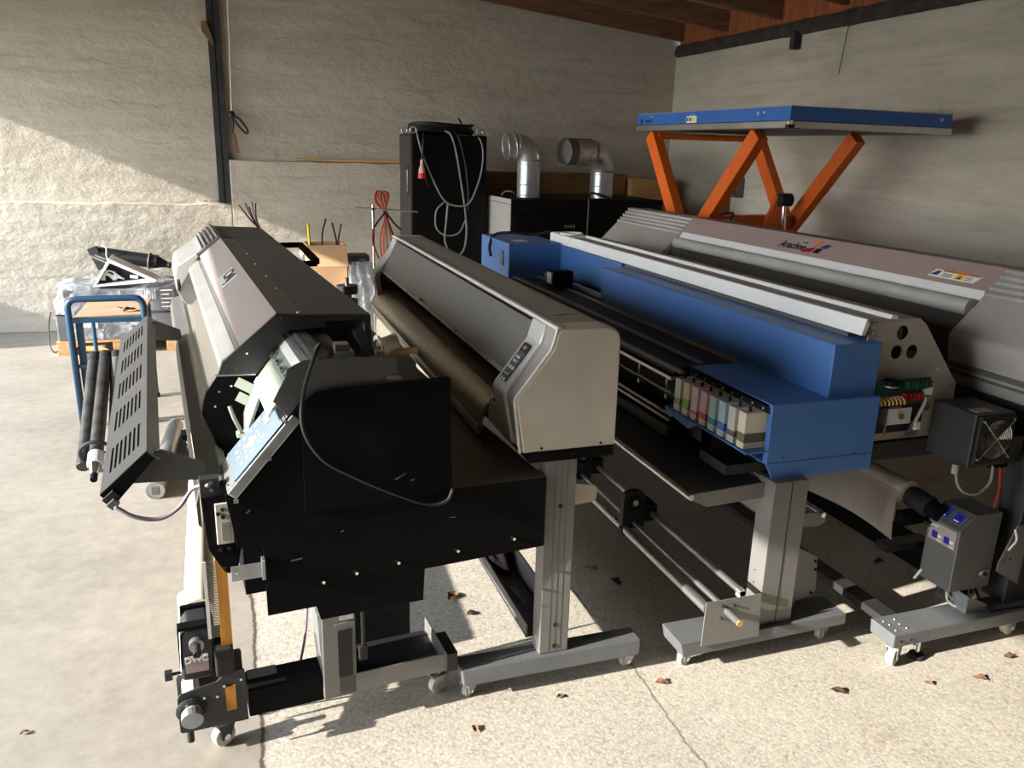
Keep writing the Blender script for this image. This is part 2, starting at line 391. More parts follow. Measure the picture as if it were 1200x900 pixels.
# ------------------------------------------------------------------ room
def floor_mat():
    m = bpy.data.materials.new('concrete_slabs'); m.use_nodes = True
    nt = m.node_tree; N = nt.nodes; L = nt.links; b = N['Principled BSDF']; b.inputs['Roughness'].default_value = .85; b.inputs['Specular IOR Level'].default_value = .25
    tc = N.new('ShaderNodeTexCoord'); sx = N.new('ShaderNodeSeparateXYZ'); L.new(tc.outputs['Object'], sx.inputs[0])
    def noise(sc, det=6, ro=.6):
        n = N.new('ShaderNodeTexNoise'); n.inputs['Scale'].default_value = sc; n.inputs['Detail'].default_value = det; n.inputs['Roughness'].default_value = ro
        L.new(tc.outputs['Object'], n.inputs['Vector']); return n.outputs['Fac']
    def ramp(src, stops):
        r = N.new('ShaderNodeValToRGB'); e = r.color_ramp.elements
        while len(e) < len(stops): e.new(.5)
        for i, (p, c) in enumerate(stops): e[i].position = p; e[i].color = (*lin(c), 1) if max(c) > 1 else (*c, 1)
        L.new(src, r.inputs['Fac']); return r.outputs['Color']
    def mix(f, a, bb, bt='MIX'):
        x = N.new('ShaderNodeMixRGB'); x.blend_type = bt
        if isinstance(f, float): x.inputs['Fac'].default_value = f
        else: L.new(f, x.inputs['Fac'])
        L.new(a, x.inputs['Color1']); L.new(bb, x.inputs['Color2']); return x.outputs['Color']
    def math_(op, a, v):
        x = N.new('ShaderNodeMath'); x.operation = op; L.new(a, x.inputs[0])
        if isinstance(v, float): x.inputs[1].default_value = v
        else: L.new(v, x.inputs[1])
        return x.outputs[0]
    smooth = mix(.5+0., ramp(noise(1.3, 8, .65), [(.3, (120, 113, 103)), (.5, (146, 138, 125)), (.7, (161, 153, 139))]), ramp(noise(14, 8, .7), [(.3, (125, 118, 107)), (.7, (163, 155, 140))]))
    vo = N.new('ShaderNodeTexVoronoi'); vo.inputs['Scale'].default_value = 105; L.new(tc.outputs['Object'], vo.inputs['Vector'])
    peb = ramp(vo.outputs['Distance'], [(.05, (202, 194, 180)), (.45, (174, 165, 150)), (.8, (122, 112, 98))])
    vc = N.new('ShaderNodeSeparateColor'); L.new(vo.outputs['Color'], vc.inputs[0])
    pcol = ramp(vc.outputs[0], [(0, (70, 63, 54)), (.10, (160, 152, 138)), (.6, (186, 178, 162)), (1, (214, 207, 192))])
    agg = mix(.5, peb, pcol); agg = mix(.45, agg, ramp(noise(2.2, 8, .7), [(.25, (150, 141, 125)), (.75, (202, 194, 178))]))
    nz = noise(2.5, 8, .7)
    wob = math_('MULTIPLY', math_('SUBTRACT', nz, .5), .09)
    xx = math_('ADD', sx.outputs['X'], wob)
    side = N.new('ShaderNodeMapRange'); side.inputs['From Min'].default_value = -.03; side.inputs['From Max'].default_value = .0; L.new(xx, side.inputs['Value'])
    col = mix(side.outputs[0], smooth, agg)
    def crack(x0, w):
        d = math_('ABSOLUTE', math_('SUBTRACT', xx, x0), 0.) if False else None
        a = math_('SUBTRACT', xx, x0); x = N.new('ShaderNodeMath'); x.operation = 'ABSOLUTE'; L.new(a, x.inputs[0])
        mr = N.new('ShaderNodeMapRange'); mr.inputs['From Min'].default_value = w*.4; mr.inputs['From Max'].default_value = w; mr.inputs['To Min'].default_value = 1; mr.inputs['To Max'].default_value = 0
        L.new(x.outputs[0], mr.inputs['Value']); return mr.outputs[0]
    dark = N.new('ShaderNodeRGB'); dark.outputs[0].default_value = (*lin((78, 68, 54)), 1)
    col = mix(math_('MULTIPLY', crack(-.02, .009), .95), col, dark.outputs[0])
    col = mix(math_('MULTIPLY', crack(1.24, .006), .6), col, dark.outputs[0])
    st = ramp(noise(3.1, 10, .75), [(.60, (0, 0, 0)), (.72, (1., 1., 1.))])
    stc = N.new('ShaderNodeRGB'); stc.outputs[0].default_value = (*lin((150, 134, 108)), 1)
    col = mix(math_('MULTIPLY', st, .5), col, stc.outputs[0])
    L.new(col, b.inputs['Base Color'])
    h = math_('ADD', math_('MULTIPLY', vo.outputs['Distance'], math_('MULTIPLY', side.outputs[0], -.6)), math_('MULTIPLY', noise(28, 8, .7), .8))
    bp = N.new('ShaderNodeBump'); bp.inputs['Strength'].default_value = .3; bp.inputs['Distance'].default_value = .003
    L.new(h, bp.inputs['Height']); L.new(bp.outputs[0], b.inputs['Normal'])
    return m

def wall_mat(name, base, dark, warm, bumpd=.02):
    m = bpy.data.materials.new(name); m.use_nodes = True
    nt = m.node_tree; N = nt.nodes; L = nt.links; b = N['Principled BSDF']; b.inputs['Roughness'].default_value = .92; b.inputs['Specular IOR Level'].default_value = .15
    tc = N.new('ShaderNodeTexCoord')
    def noise(sc, det, ro, st):
        mp = N.new('ShaderNodeMapping'); mp.inputs['Scale'].default_value = st; L.new(tc.outputs['Object'], mp.inputs['Vector'])
        n = N.new('ShaderNodeTexNoise'); n.inputs['Scale'].default_value = sc; n.inputs['Detail'].default_value = det; n.inputs['Roughness'].default_value = ro; L.new(mp.outputs[0], n.inputs['Vector']); return n.outputs['Fac']
    def ramp(src, stops):
        r = N.new('ShaderNodeValToRGB'); e = r.color_ramp.elements
        while len(e) < len(stops): e.new(.5)
        for i, (p, c) in enumerate(stops): e[i].position = p; e[i].color = (*lin(c), 1)
        L.new(src, r.inputs['Fac']); return r.outputs['Color']
    def mix(f, a, bb):
        x = N.new('ShaderNodeMixRGB')
        if isinstance(f, float): x.inputs['Fac'].default_value = f
        else: L.new(f, x.inputs['Fac'])
        L.new(a, x.inputs['Color1']); L.new(bb, x.inputs['Color2']); return x.outputs['Color']
    n1 = noise(1.1, 8, .65, (.6, .6, 1.6)); n2 = noise(6, 10, .75, (.5, .5, 1.6)); n3 = noise(3, 8, .7, (.18, .18, 3.2))
    col = mix(.5, ramp(n1, [(.3, dark), (.5, base), (.72, warm)]), ramp(n2, [(.3, dark), (.55, base), (.8, warm)]))
    col = mix(.28, col, ramp(n3, [(.35, dark), (.6, warm)]))
    blk = N.new('ShaderNodeRGB'); blk.outputs[0].default_value = (*lin((84, 74, 58)), 1)
    sp_ = N.new('ShaderNodeMapRange'); sp_.inputs['From Min'].default_value = .66; sp_.inputs['From Max'].default_value = .8; sp_.inputs['To Max'].default_value = .55; L.new(noise(4.2, 12, .8, (.7, .7, 1)), sp_.inputs['Value'])
    col = mix(sp_.outputs[0], col, blk.outputs[0])
    # board-form ridges every ~0.42 m, wandering
    sx = N.new('ShaderNodeSeparateXYZ'); L.new(tc.outputs['Object'], sx.inputs[0])
    wb = N.new('ShaderNodeMath'); wb.operation = 'MULTIPLY_ADD'; wb.inputs[1].default_value = .3; L.new(noise(1.6, 6, .6, (1, 1, .25)), wb.inputs[0]); L.new(sx.outputs['Z'], wb.inputs[2])
    md = N.new('ShaderNodeMath'); md.operation = 'PINGPONG'; md.inputs[1].default_value = .16; L.new(wb.outputs[0], md.inputs[0])
    ln = N.new('ShaderNodeMapRange'); ln.inputs['From Max'].default_value = .016; ln.inputs['To Min'].default_value = 1; ln.inputs['To Max'].default_value = 0; L.new(md.outputs[0], ln.inputs['Value'])
    lm = N.new('ShaderNodeMath'); lm.operation = 'MULTIPLY'; L.new(ln.outputs[0], lm.inputs[0])
    nb = N.new('ShaderNodeMapRange'); nb.inputs['From Min'].default_value = .45; nb.inputs['From Max'].default_value = .62; L.new(noise(2.3, 6, .6, (.6, .6, 2)), nb.inputs['Value']); L.new(nb.outputs[0], lm.inputs[1])
    lf = N.new('ShaderNodeMath'); lf.operation = 'MULTIPLY'; lf.inputs[1].default_value = .16; L.new(lm.outputs[0], lf.inputs[0])
    col = mix(lf.outputs[0], col, blk.outputs[0])
    L.new(col, b.inputs['Base Color'])
    hh = N.new('ShaderNodeMath'); hh.operation = 'ADD'; L.new(noise(8, 8, .62, (.7, .7, 1.)), hh.inputs[0])
    h2 = N.new('ShaderNodeMath'); h2.operation = 'MULTIPLY_ADD'; h2.inputs[1].default_value = -.12; L.new(lm.outputs[0], h2.inputs[0]); L.new(noise(2.2, 5, .6, (.5, .5, 1.4)), h2.inputs[2]); L.new(h2.outputs[0], hh.inputs[1])
    bp = N.new('ShaderNodeBump'); bp.inputs['Strength'].default_value = .55; bp.inputs['Distance'].default_value = bumpd
    L.new(hh.outputs[0], bp.inputs['Height']); L.new(bp.outputs[0], b.inputs['Normal'])
    return m
M['floor'] = floor_mat(); M['roofboard'] = mat('weathered_roof_board', (140, 130, 116), .9, var=.15, stretch=(1, 8, 1), scale=4)
M['wall'] = wall_mat('rough_cast_wall', (188, 181, 166), (160, 153, 138), (204, 197, 181), .045)
M['wall2'] = wall_mat('smooth_cast_wall', (192, 186, 172), (154, 147, 131), (210, 204, 189), .012)

XL, XR, YB, YF = -3.4, 4.74, 8.48, -4.5
struct(MB().box(-30, XR+.3, YF-8, YB+.3, -.2, 0).build('floor', 'floor'))
struct(MB().box(-30, XR+.3, YB+.045, YB+.3, 0, 3.9).build('wall_back', 'wall'))
# thicker lower courses of the back wall, two ledge heights
def ledge(x0, x1, z1, nm):
    nx = max(6, int((x1-x0)/.12)); rnd = random.Random(int(x0*10))
    mb = MB(); top = [(x0+(x1-x0)*i/nx, z1+rnd.uniform(-.008, .008)) for i in range(nx+1)]
    mb.xz([(x0, 0), (x1, 0)]+top[::-1], YB-.05, YB+.06)
    return struct(mb.build(nm, 'wall', bevel=.008))
ledge(-7, -.0, 1.183, 'trim_50')
ledge(.0, XR, 1.59, 'trim_51')
struct(MB().box(XR, XR+.3, YF, YB+.3, 0, 2.785).build('wall_right', 'wall2'))
# left side: one wide opening, wall above the lintel, plus two unseen pieces added to block sun
struct(MB().box(XL-.2, XL, YF, YB+.3, 2.62, 4.2).build('wall_left', 'wall'))
struct(MB().box(XL-.2, XL, YF, .3, 0, 2.62).build('wall_left', 'wall'))  # unseen solid stretch, put in to keep sun off the floor behind the camera
struct(MB().box(XL-.2, XL, 7.62, YB-.05, 0, .84).build('trim_52', 'wall'))  # unseen block, made up to cast the shadow at the back wall's foot
struct(MB().box(XL-.2, XR+.3, YF-.25, YF, 0, 4.2).build('wall_front', 'oldwood'))  # unseen, closed off in dark timber to dim the camera-facing sides
# roof boards (sloping down to the right wall) and rafters
def zr(x): return 2.945+(4.7-x)*.103
rp = [(XR+.3, zr(XR+.3)+.19), (XL-.2, zr(XL-.2)+.19), (XL-.2, zr(XL-.2)+.23), (XR+.3, zr(XR+.3)+.23)]
struct(MB().xz(rp, YF, YB+.3).build('ceiling', 'roofboard'))
for i in range(17):
    y = 8.44-i*.86
    struct(MB().xz([(XR+.02, zr(XR)), (XL, zr(XL)), (XL, zr(XL)+.185), (XR+.02, zr(XR)+.185)], y-.035, y+.035).build('trim_%d' % (i+1), 'rafter'))
# stained wall plate on the right wall and the boards that close the gap above it
mb = MB(); n = 40
mb.grid(lambda u, v: (XR-.03-.02*sin(v*pi)+random.uniform(-.004, .004), YF+(YB-YF)*u, 2.775+.12*v+random.uniform(-.006, .006)), 120, 4)
mb.box(XR-.028, XR+.3, YF, YB, 2.78, 2.89)
struct(mb.build('trim_40', 'beam'))
struct(MB().box(XR+.01, XR+.05, YF, YB, 2.88, 3.16).build('trim_41', 'redboard'))
# steel post against the back wall
p = thing('steel_post', 'black steel upright fixed to the back wall above the low ledge', 'post', (-.06, YB-.01, 1.183), frame='W')
mb = MB(); mb.box(-.115, -.0, YB-.02, YB-.012, 1.19, 3.7); mb.box(-.062, -.054, YB-.02, YB+.05, 1.19, 3.7)
mb.box(-.115, -.0, YB+.04, YB+.048, 1.19, 3.7); mb.build('upright', 'post', p)
MB().xz([(-.165, 2.80), (-.115, 2.80), (-.06, 2.62), (-.075, 2.60), (-.165, 2.72)], YB-.05, YB+.02).build('bracket', 'oldwood', p, bevel=.004)
bolt(p, (-.06, YB-.02, 2.03), (0, -1, 0), .008, .01)
MB().cyl((-.13, YB-.012, 1.905), (-.06, YB-.012, 1.905), .006, 8).build('bolt', 'steel', p)
# ------------------------------------------------------------------ silver printer (second machine)
def silver_printer():
    p = thing('large_format_printer', 'silver grey printer with rounded beige end cover and small keypad, on two T legs', 'printer', (.93, 2.235, 0))
    Y0, Y1 = 2.2, 4.9
    prof = [(.800, .855), (.772, 1.030), (.886, 1.180), (.903, 1.244), (1.109, 1.244), (1.111, .855)]
    rad = [0, .03, .03, .022, .055, 0]
    cap = roundpoly(prof, rad, 6)
    for y0, y1 in ((Y0, Y0+.085), (Y1-.06, Y1)):
        MB().xz(cap, y0, y1).build('end_cover', 'beige', p, bevel=.006, smooth='auto')
    # long rounded casing: top, back and inner wall
    top = roundpoly([(.899, 1.236), (.905, 1.243), (1.107, 1.243), (1.108, .86)], [0, 0, .055, 0], 6)
    inner = [(1.09, .86), (1.07, 1.20), (1.02, 1.225), (.91, 1.225)]
    MB().xz(top+inner, Y0+.085, Y1-.06).build('casing', 'beigetop', p, smooth='auto')
    # white trim line along the edge of the casing and round the end covers
    def outline(off):
        pr = [(.794-off, .857), (.772-off, 1.030), (.886-off, 1.180), (.903-off*.7, 1.246+off*.3)]
        return roundpoly(pr, [0, .03, .03, 0], 6)
    a = outline(.000); b_ = outline(.006)
    for y0, y1 in ((Y0+.001, Y0+.012),):
        MB().xz(a+b_[::-1], y0, y1).build('trim_edge', 'whitetrim', p)
    MB().xz([(.892, 1.240), (.906, 1.240), (.914, 1.2475), (.898, 1.2475)], Y0, Y1-.02).build('trim_edge', 'whitetrim', p, bevel=.002)
    # raised bezels that carry the keypad
    def bez(off): return roundpoly([(.805-off, .858), (.772-off, 1.028), (.886-off, 1.178), (.899-off*.6, 1.238+off*.2)], [0, .045, .035, 0], 8)
    for y0, y1, k in ((Y0+.082, Y0+.205, 0), (Y1-.175, Y1-.055, 1)):
        o = bez(.014); i_ = bez(-.02)
        z = MB().xz(o+i_[::-1], y0, y1).build('bezel', 'silver', p, bevel=.007, smooth='auto')
    g = bez(.004); i_ = bez(-.02)
    MB().xz(g+i_[::-1], Y0+.012, Y0+.083).build('bezel_groove', 'beigetop', p, smooth='auto')
    # keypad on the sloping part
    d = Vector((.114, 0, .15)).normalized(); nn = Vector((-d.z, 0, d.x)); base = Vector((.772-.0165, 0, 1.028+.002))
    def K(t, y, h=0): return base+d*(t*1.13-.012)+nn*h+Vector((0, y, 0))
    kp = MB().obox(K(.098, Y0+.1435, .0006), d, (0, 1, 0), nn, .067, .030, .0012).build('keypad', 'dkgrey', p)
    def patch(t0, t1, m, nm, y0=Y0+.1145, y1=Y0+.1725, h=.002): return MB().obox(K((t0+t1)/2, (y0+y1)/2, h), d, (0, 1, 0), nn, (t1-t0)/2, (y1-y0)/2, .0006).build(nm, m, kp)
    patch(.132, .163, 'inkblack', 'display_frame')
    patch(.141, .154, 'pinkgrey', 'display', Y0+.13, Y0+.155, .0032)
    patch(.076, .087, 'silver', 'button_strip')
    for t, y in ((.116, .136), (.116, .152), (.102, .136), (.102, .152), (.0815, .127), (.0815, .1435), (.0815, .160), (.060, .130), (.060, .152), (.044, .130), (.044, .152)):
        MB().cyl(K(t, Y0+y, .001), K(t, Y0+y, .0052), .0046, 10).build('button', 'white', kp)
    st = [(.955, 2.395), (.985, 2.39), (1.01, 2.402), (1.035, 2.396), (1.04, 2.404), (1.0, 2.412), (.97, 2.405)]
    MB().xy(st, 1.2428, 1.2438).build('rust_stain', 'oldwood', p)
    # lid between the bezels
    la, lb = Vector((.897, 0, 1.232)), Vector((.811, 0, 1.063))
    MB().xz([(.893, 1.226), (.811, 1.063), (.817, 1.058), (.905, 1.222)], Y0+.2, Y1-.17).build('lid', 'lidgrey', p, bevel=.002)
    MB().xz([(.8095, 1.064), (.8045, 1.048), (.8125, 1.044), (.818, 1.06)], Y0+.2, Y1-.17).build('lid_edge', 'pinkgrey', p, bevel=.001)
    for y in (2.6, 3.05, 3.5, 4., 4.4): bolt(p, (.806, y, 1.057), (-.9, 0, .4), .004, .003)
    MB().obox((.802, 3.72, 1.072), (0, 1, 0), (.46, 0, .89), (-.89, 0, .46), .035, .006, .006).build('handle', 'silver', p, bevel=.003)
    # inside: dark back wall, rail, platen and the curved apron below
    MB().box(.98, 1.06, Y0+.09, Y1-.07, .86, 1.22).build('liner', 'rubber', p)
    MB().box(.90, .975, Y0+.12, Y1-.08, .915, .945).build('platen', 'rubber', p)
    MB().cyl((.92, Y0+.13, 1.06), (.92, Y1-.08, 1.06), .012, 12).build('carriage_rail', 'chrome', p)
    ap = [(.915, .948), (.865, .955), (.822, .942), (.785, .912), (.762, .872), (.757, .83), (.768, .79)]
    ap2 = [(x+.012, z-.014) for x, z in ap]
    MB().xz(ap+ap2[::-1], Y0+.34, Y1-.06).build('apron', 'apron', p, smooth='auto')
    MB().xz([(.7605, .846), (.7525, .83), (.7585, .80), (.768, .80)], Y0+.34, Y1-.06).build('apron_edge', 'alu', p)
    MB().xz([(.955, .965), (.835, .965), (.80, .93), (.80, .86), (.955, .86)], Y0+.205, Y0+.335).build('platen_end', 'rubber', p, bevel=.006)
    MB().xz([(.79, .858), (.793, .93), (.82, .93), (.82, .858)], Y0+.2, Y0+.34).build('platen_bracket', 'beige', p)
    # base strip, legs and feet
    MB().box(.822, 1.106, Y0-.002, Y1, .822, .858).build('base_rail', 'black', p, bevel=.002)
    for x in (.86, .965, 1.06): bolt(p, (x, Y0, .868 if x != .965 else .84), (0, -1, 0), .005, .003, 'inkblack')
    for yl in (2.2, 4.62):
        l = MB().box(.88, .984, yl, yl+.068, .128, .824).build('leg', 'leg', p, bevel=.004)
        for i in (0, 1, 2): MB().box(.912+i*.02, .914+i*.02, yl-.0008, yl+.01, .14, .82).build('groove', 'dkgrey', l)
        for z in (.155, .235, .665): MB().cyl((.933, yl-.0025, z), (.933, yl+.01, z), .0075, 12).build('screw_plug', 'rubber', l)
        ft = MB().hull([(.615, yl-.02, .07), (1.25, yl-.02, .07), (1.25, yl+.08, .07), (.615, yl+.08, .07)],
                       [(.609, yl-.012, .128), (1.256, yl-.012, .128), (1.256, yl+.07, .128), (.609, yl+.07, .128)]).build('foot', 'foot', p, bevel=.006)
        for x in (.645, 1.225): caster(p, x, yl+.032, .024, .07, .6 if x < 1 else .2)
    # trough between the legs
    mb = MB(); tx0, tx1, tz = .858, .975, .155
    mb.box(tx0, tx1, 2.27, 4.62, tz, tz+.006); mb.box(tx0, tx0+.006, 2.27, 4.62, tz, tz+.05); mb.box(tx1-.006, tx1, 2.27, 4.62, tz, tz+.10)
    mb.build('trough', 'dkgrey', p)
    MB().box(.90, .965, 2.27, 4.62, .46, .52).build('stretcher', 'leg', p, bevel=.004)
    MB().xz(roundpoly([(.97, .635), (1.082, .645), (1.08, .70), (.97, .72)], [0, .02, .02, 0], 4), 2.25, 2.255).build('spindle_bracket', 'beige', p)
    return p
silver_printer()
def crumple(name, m, label, cat, c, sx, sy, sz, seed, n=22):
    rnd = random.Random(seed); ph = [(rnd.uniform(6, 16), rnd.uniform(6, 16), rnd.uniform(0, 6), rnd.uniform(.1, .3)) for _ in range(7)]
    def f(u, v):
        x = (u-.5)*2; y = (v-.5)*2; r = max(0, 1-x*x*.8-y*y*.8)
        h = r**.6+sum(a*sin(p*u+q*v+o) for p, q, o, a in ph)*.45*r
        return (c[0]+sx*(x+.12*sin(9*v+seed)), c[1]+sy*(y+.12*sin(8*u)), c[2]+sz*max(0, h))
    return single(MB().grid(f, n, n), name, m, label, cat, c, smooth=True)
crumple('folded_cloth', 'cloth', 'dark mauve cloth crumpled in the trough between the silver printer legs', 'cloth', (.915, 2.80, .162), .044, .12, .085, 3)
crumple('plastic_sheet', 'wrap', 'clear plastic scrap lying in the trough of the silver printer in front of the cloth', 'plastic scrap', (.90, 2.52, .162), .033, .07, .025, 8, 12)

# ------------------------------------------------------------------ blue printer (third machine)
def blue_printer():
    p = thing('large_format_printer', 'printer with blue metal covers, white top strip and exposed end plate, on grey T stand', 'printer', (1.78, 2.2, 0))
    Y1 = 5.6
    # blue covers
    MB().box(1.918, 2.12, 2.20, 4.095, .955, 1.145).build('long_cover', 'blue', p, bevel=.004)
    MB().box(2.035, 2.12, 4.095, 5.02, .985, 1.163).build('recessed_cover', 'blue', p, bevel=.003)
    fb = MB().box(1.675, 2.035, 5.0, 5.62, .955, 1.175).build('end_box', 'blue', p, bevel=.004)
    MB().box(1.76, 1.85, 5.12, 5.22, 1.175, 1.1757).build('sticker', 'sticker', fb)
    for i in range(3): MB().box(1.667, 1.676, 5.10+i*.0, 5.17, 1.02+i*.035, 1.045+i*.035).build('switch', 'midgrey', fb)
    # ink box, open towards the cartridges
    X0, X1, A, B, Z0, Z1 = 1.672, 2.118, 2.168, 2.70, .742, .957
    mb = MB(); t = .006
    mb.xz([(X0, Z1), (X0, Z0), (X0+.03, Z0-.057), (X1, Z0-.057), (X1, Z1)], A, A+t); mb.box(X0, X1, B-t, B, Z0, Z1); mb.box(X0, X1, A+t, B-t, Z1-t, Z1); mb.box(X1-t, X1, A+t, B-t, Z0, Z1-t)
    mb.hull([(X0, A+t, Z0), (X1, A+t, Z0-.05), (X1, B-t, Z0-.05), (X0, B-t, Z0)], [(X0, A+t, Z0+t), (X1, A+t, Z0+t), (X1, B-t, Z0+t), (X0, B-t, Z0+t)])
    mb.box(X0, X0+.004, A+t, A+.024, Z0+t, Z1-t)
    ib = mb.build('ink_box', 'blue', p, bevel=.002)
    MB().box(X0+.002, X1-.005, A-.0012, A, .746, .7475).build('seam', 'stickblue', ib)
    for q in ((1.74, A, .762), (2.04, A, .752)): bolt(ib, q, (0, -1, 0), .004, .002, 'stickblue')
    bolt(ib, (1.93, 2.38, Z1), (0, 0, 1), .005, .003)
    # the front strip above the cartridges
    st = MB().box(X0-.002, X0+.004, A+.012, B-.01, .921, .943).build('strip', 'inkblack', ib)
    for i in range(8): bolt(st, (X0-.002, A+.05+i*.062, .932), (-1, 0, 0), .005, .002, 'white')
    # cartridge shelf, waste tray, black bracket
    MB().hull([(1.585, A+.0, .788), (1.676, A, .788), (1.676, B+.02, .788), (1.585, B+.02, .788)], [(1.585, A, .793), (1.676, A, .793), (1.676, B+.02, .793), (1.585, B+.02, .793)]).build('cartridge_shelf', 'blue', p)
    MB().hull([(1.585, B-.16, .755), (1.60, B-.16, .755), (1.60, B+.02, .775), (1.585, B+.02, .775)], [(1.582, B-.22, .79), (1.60, B-.22, .79), (1.60, B+.02, .79), (1.582, B+.02, .79)]).build('shelf_flange', 'blue', p)
    MB().box(1.685, 1.745, 2.69, 2.74, .575, .712).build('bracket_block', 'dkgrey', p, bevel=.003)
    MB().box(1.745, 1.88, 2.70, 2.74, .60, .712).build('bracket_beam', 'rubber', p)
    mb = MB(); mb.box(1.535, 1.70, 2.20, 2.37, .705, .71)
    mb.box(1.535, 1.54, 2.20, 2.37, .705, .742); mb.box(1.535, 1.70, 2.20, 2.205, .705, .742); mb.box(1.535, 1.70, 2.365, 2.37, .705, .742)
    mb.build('waste_tray', 'rubber', p, bevel=.002)
    # rails and platen in front of the long cover
    MB().box(1.99, 2.12, 2.7, 5.6, .90, .955).build('carriage_beam', 'charcoal', p)
    MB().box(1.925, 1.962, 2.72, 5.0, .962, .985).build('carriage_rail', 'steel', p, bevel=.002)
    MB().box(1.87, 1.905, 2.7, 5.0, .948, .962).build('brass_rail', 'brass', p, bevel=.002)
    MB().box(1.905, 2.0, 2.7, 5.0, .935, .95).build('platen', 'rubber', p)
    MB().box(1.755, 1.868, 2.7, 5.0, .935, .955).build('platen', 'rubber', p)
    MB().box(1.705, 1.735, 2.7, 5.0, .955, .966).build('guide_bar', 'midgrey', p, bevel=.002)
    MB().box(1.60, 1.70, 2.7, 5.0, .925, .952).build('platen', 'rubber', p)
    MB().box(1.585, 1.600, 2.62, 5.0, .945, .962).build('guide_bar', 'dkgrey', p, bevel=.002)
    MB().box(1.625, 1.70, 2.7, 5.0, .90, .915).build('platen', 'black', p)
    MB().box(1.592, 1.615, 2.71, 5.1, .898, .914).build('guide_bar', 'alu', p, bevel=.003)
    for x, z, r in ((1.60, .842, .010), (1.60, .757, .008), (1.59, .737, .007)):
        MB().cyl((x, 2.70, z), (x, 5.3, z), r, 12).build('roller', 'chrome', p)
    MB().box(1.585, 1.61, 2.70, 5.4, .665, .708).build('media_rail', 'dkgrey', p, bevel=.003)
    MB().box(1.62, 1.80, 2.7, 5.5, .60, .73).build('body_beam', 'black', p)
    MB().box(1.70, 1.715, 2.72, 5.4, .73, .93).build('inner_panel', 'rubber', p)
    for i in range(9):   # pinch arms seen between the rails
        MB().box(1.62, 1.66, 2.78+i*.24, 2.795+i*.24, .80, .90).build('pinch_arm', 'steel', p)
    for y in (3.4, 4.5): MB().box(1.62, 1.66, y, y+.04, .74, .90).build('arm', 'black', p)
    cb = MB().box(1.80, 1.93, 4.52, 4.62, .96, 1.06).build('carriage', 'black', p, bevel=.004)
    MB().box(1.79, 1.80, 4.53, 4.60, .985, 1.05).build('cap', 'alu', cb)
    # white and grey covers
    MB().xz([(2.045, 1.165), (2.060, 1.222), (2.08, 1.222), (2.065, 1.165)], 2.225, 4.9).build('white_cover', 'white', p, bevel=.002)
    MB().xz([(2.060, 1.215), (2.068, 1.222), (2.30, 1.216), (2.30, 1.205)], 2.225, 4.9).build('roof_panel', 'beigetop', p)
    MB().box(2.055, 2.30, 2.30, 4.85, .96, 1.163).build('body_shell', 'dkgrey', p)
    MB().xz([(2.160, 1.219), (2.170, 1.234), (2.195, 1.232), (2.195, 1.216)], 2.225, 4.9).build('white_lip', 'white', p, bevel=.002)
    MB().box(2.05, 2.22, 4.9, 5.25, 1.10, 1.225).build('end_housing', 'white', p, bevel=.012)
    MB().torus((2.14, 5.08, 1.228), (0, 0, 1), .07, .008, 20, 6).build('housing_ring', 'white', p, smooth=True)
    # exposed end plate with three round holes and the parts mounted on it
    Yp = 2.235
    outer = [(2.085, 1.205), (2.30, 1.218), (2.335, 1.195), (2.505, .985), (2.525, .965), (2.53, .88), (2.51, .78), (2.49, .76), (2.12, .76), (2.085, .80)]
    ep = MB().holes(outer, [circ(2.235, 1.165, .027), circ(2.222, 1.095, .026), circ(2.292, 1.093, .026)], lambda u, v: (u, Yp, v), (0, 1, 0), .004).build('end_plate', 'plate', p)
    MB().box(2.305, 2.46, Yp+.08, Yp+.3, .80, 1.05).build('inner_box', 'rubber', p)
    for q in ((2.10, 1.19), (2.10, 1.17), (2.315, 1.195), (2.50, .955), (2.49, .86), (2.42, 1.02), (2.46, .83)): bolt(ep, (q[0], Yp, q[1]), (0, -1, 0), .005, .004)
    MB().box(2.118, 2.385, Yp-.004, Yp, .79, .985).build('recess', 'rubber', ep)
    pc = MB().box(2.125, 2.37, Yp-.03, Yp-.024, .905, 1.0).build('circuit_board', 'pcb', p)
    for i in range(6): MB().box(2.245+i*.02, 2.258+i*.02, Yp-.052, Yp-.03, .965+.003*(i % 2), .995).build('connector', 'pcb', pc)
    for i in range(5): MB().box(2.245+i*.019, 2.257+i*.019, Yp-.050, Yp-.03, .925, .95).build('plug', 'pcbred', pc)
    for i in range(7): MB().torus((2.13+i*.017, Yp-.045, .927), (1, .15, .5), .016, .004, 10, 5, 0, pi).build('cable_chain', 'wood', p)
    mt = MB().cyl((2.19, Yp-.03, .97), (2.19, Yp-.03, 1.0), .028, 18).build('motor', 'black', p)
    MB().cyl((2.19, Yp-.03, .978), (2.19, Yp-.03, .983), .0292, 18).build('motor_band', 'steel', mt)
    mp = MB().box(2.165, 2.275, Yp-.06, Yp-.055, .842, .902).build('mount_plate', 'silver', p, bevel=.001)
    MB().box(2.165, 2.169, Yp-.06, Yp, .842, .902).build('mount_flange', 'steel', mp)
    MB().sphere((2.21, Yp-.03, .90), .03, 1.2, 1, .7, 14).build('motor_dome', 'dkgrey', p, smooth=True)
    MB().cyl((2.225, Yp-.068, .873), (2.225, Yp-.055, .873), .012, 6).build('hex_nut', 'brass', mp)
    MB().cyl((2.175, Yp-.05, .80), (2.175, Yp-.05, .842), .004, 8).build('nozzle', 'brass', p)
    cable([(2.36, Yp-.01, .95), (2.36, Yp-.03, .915), (2.345, Yp-.03, .87), (2.34, Yp-.02, .83)], .006, 'whitecable', 'wire', p)
    MB().box(2.34, 2.385, Yp-.035, Yp-.005, .935, .965).build('white_connector', 'white', p, bevel=.003)
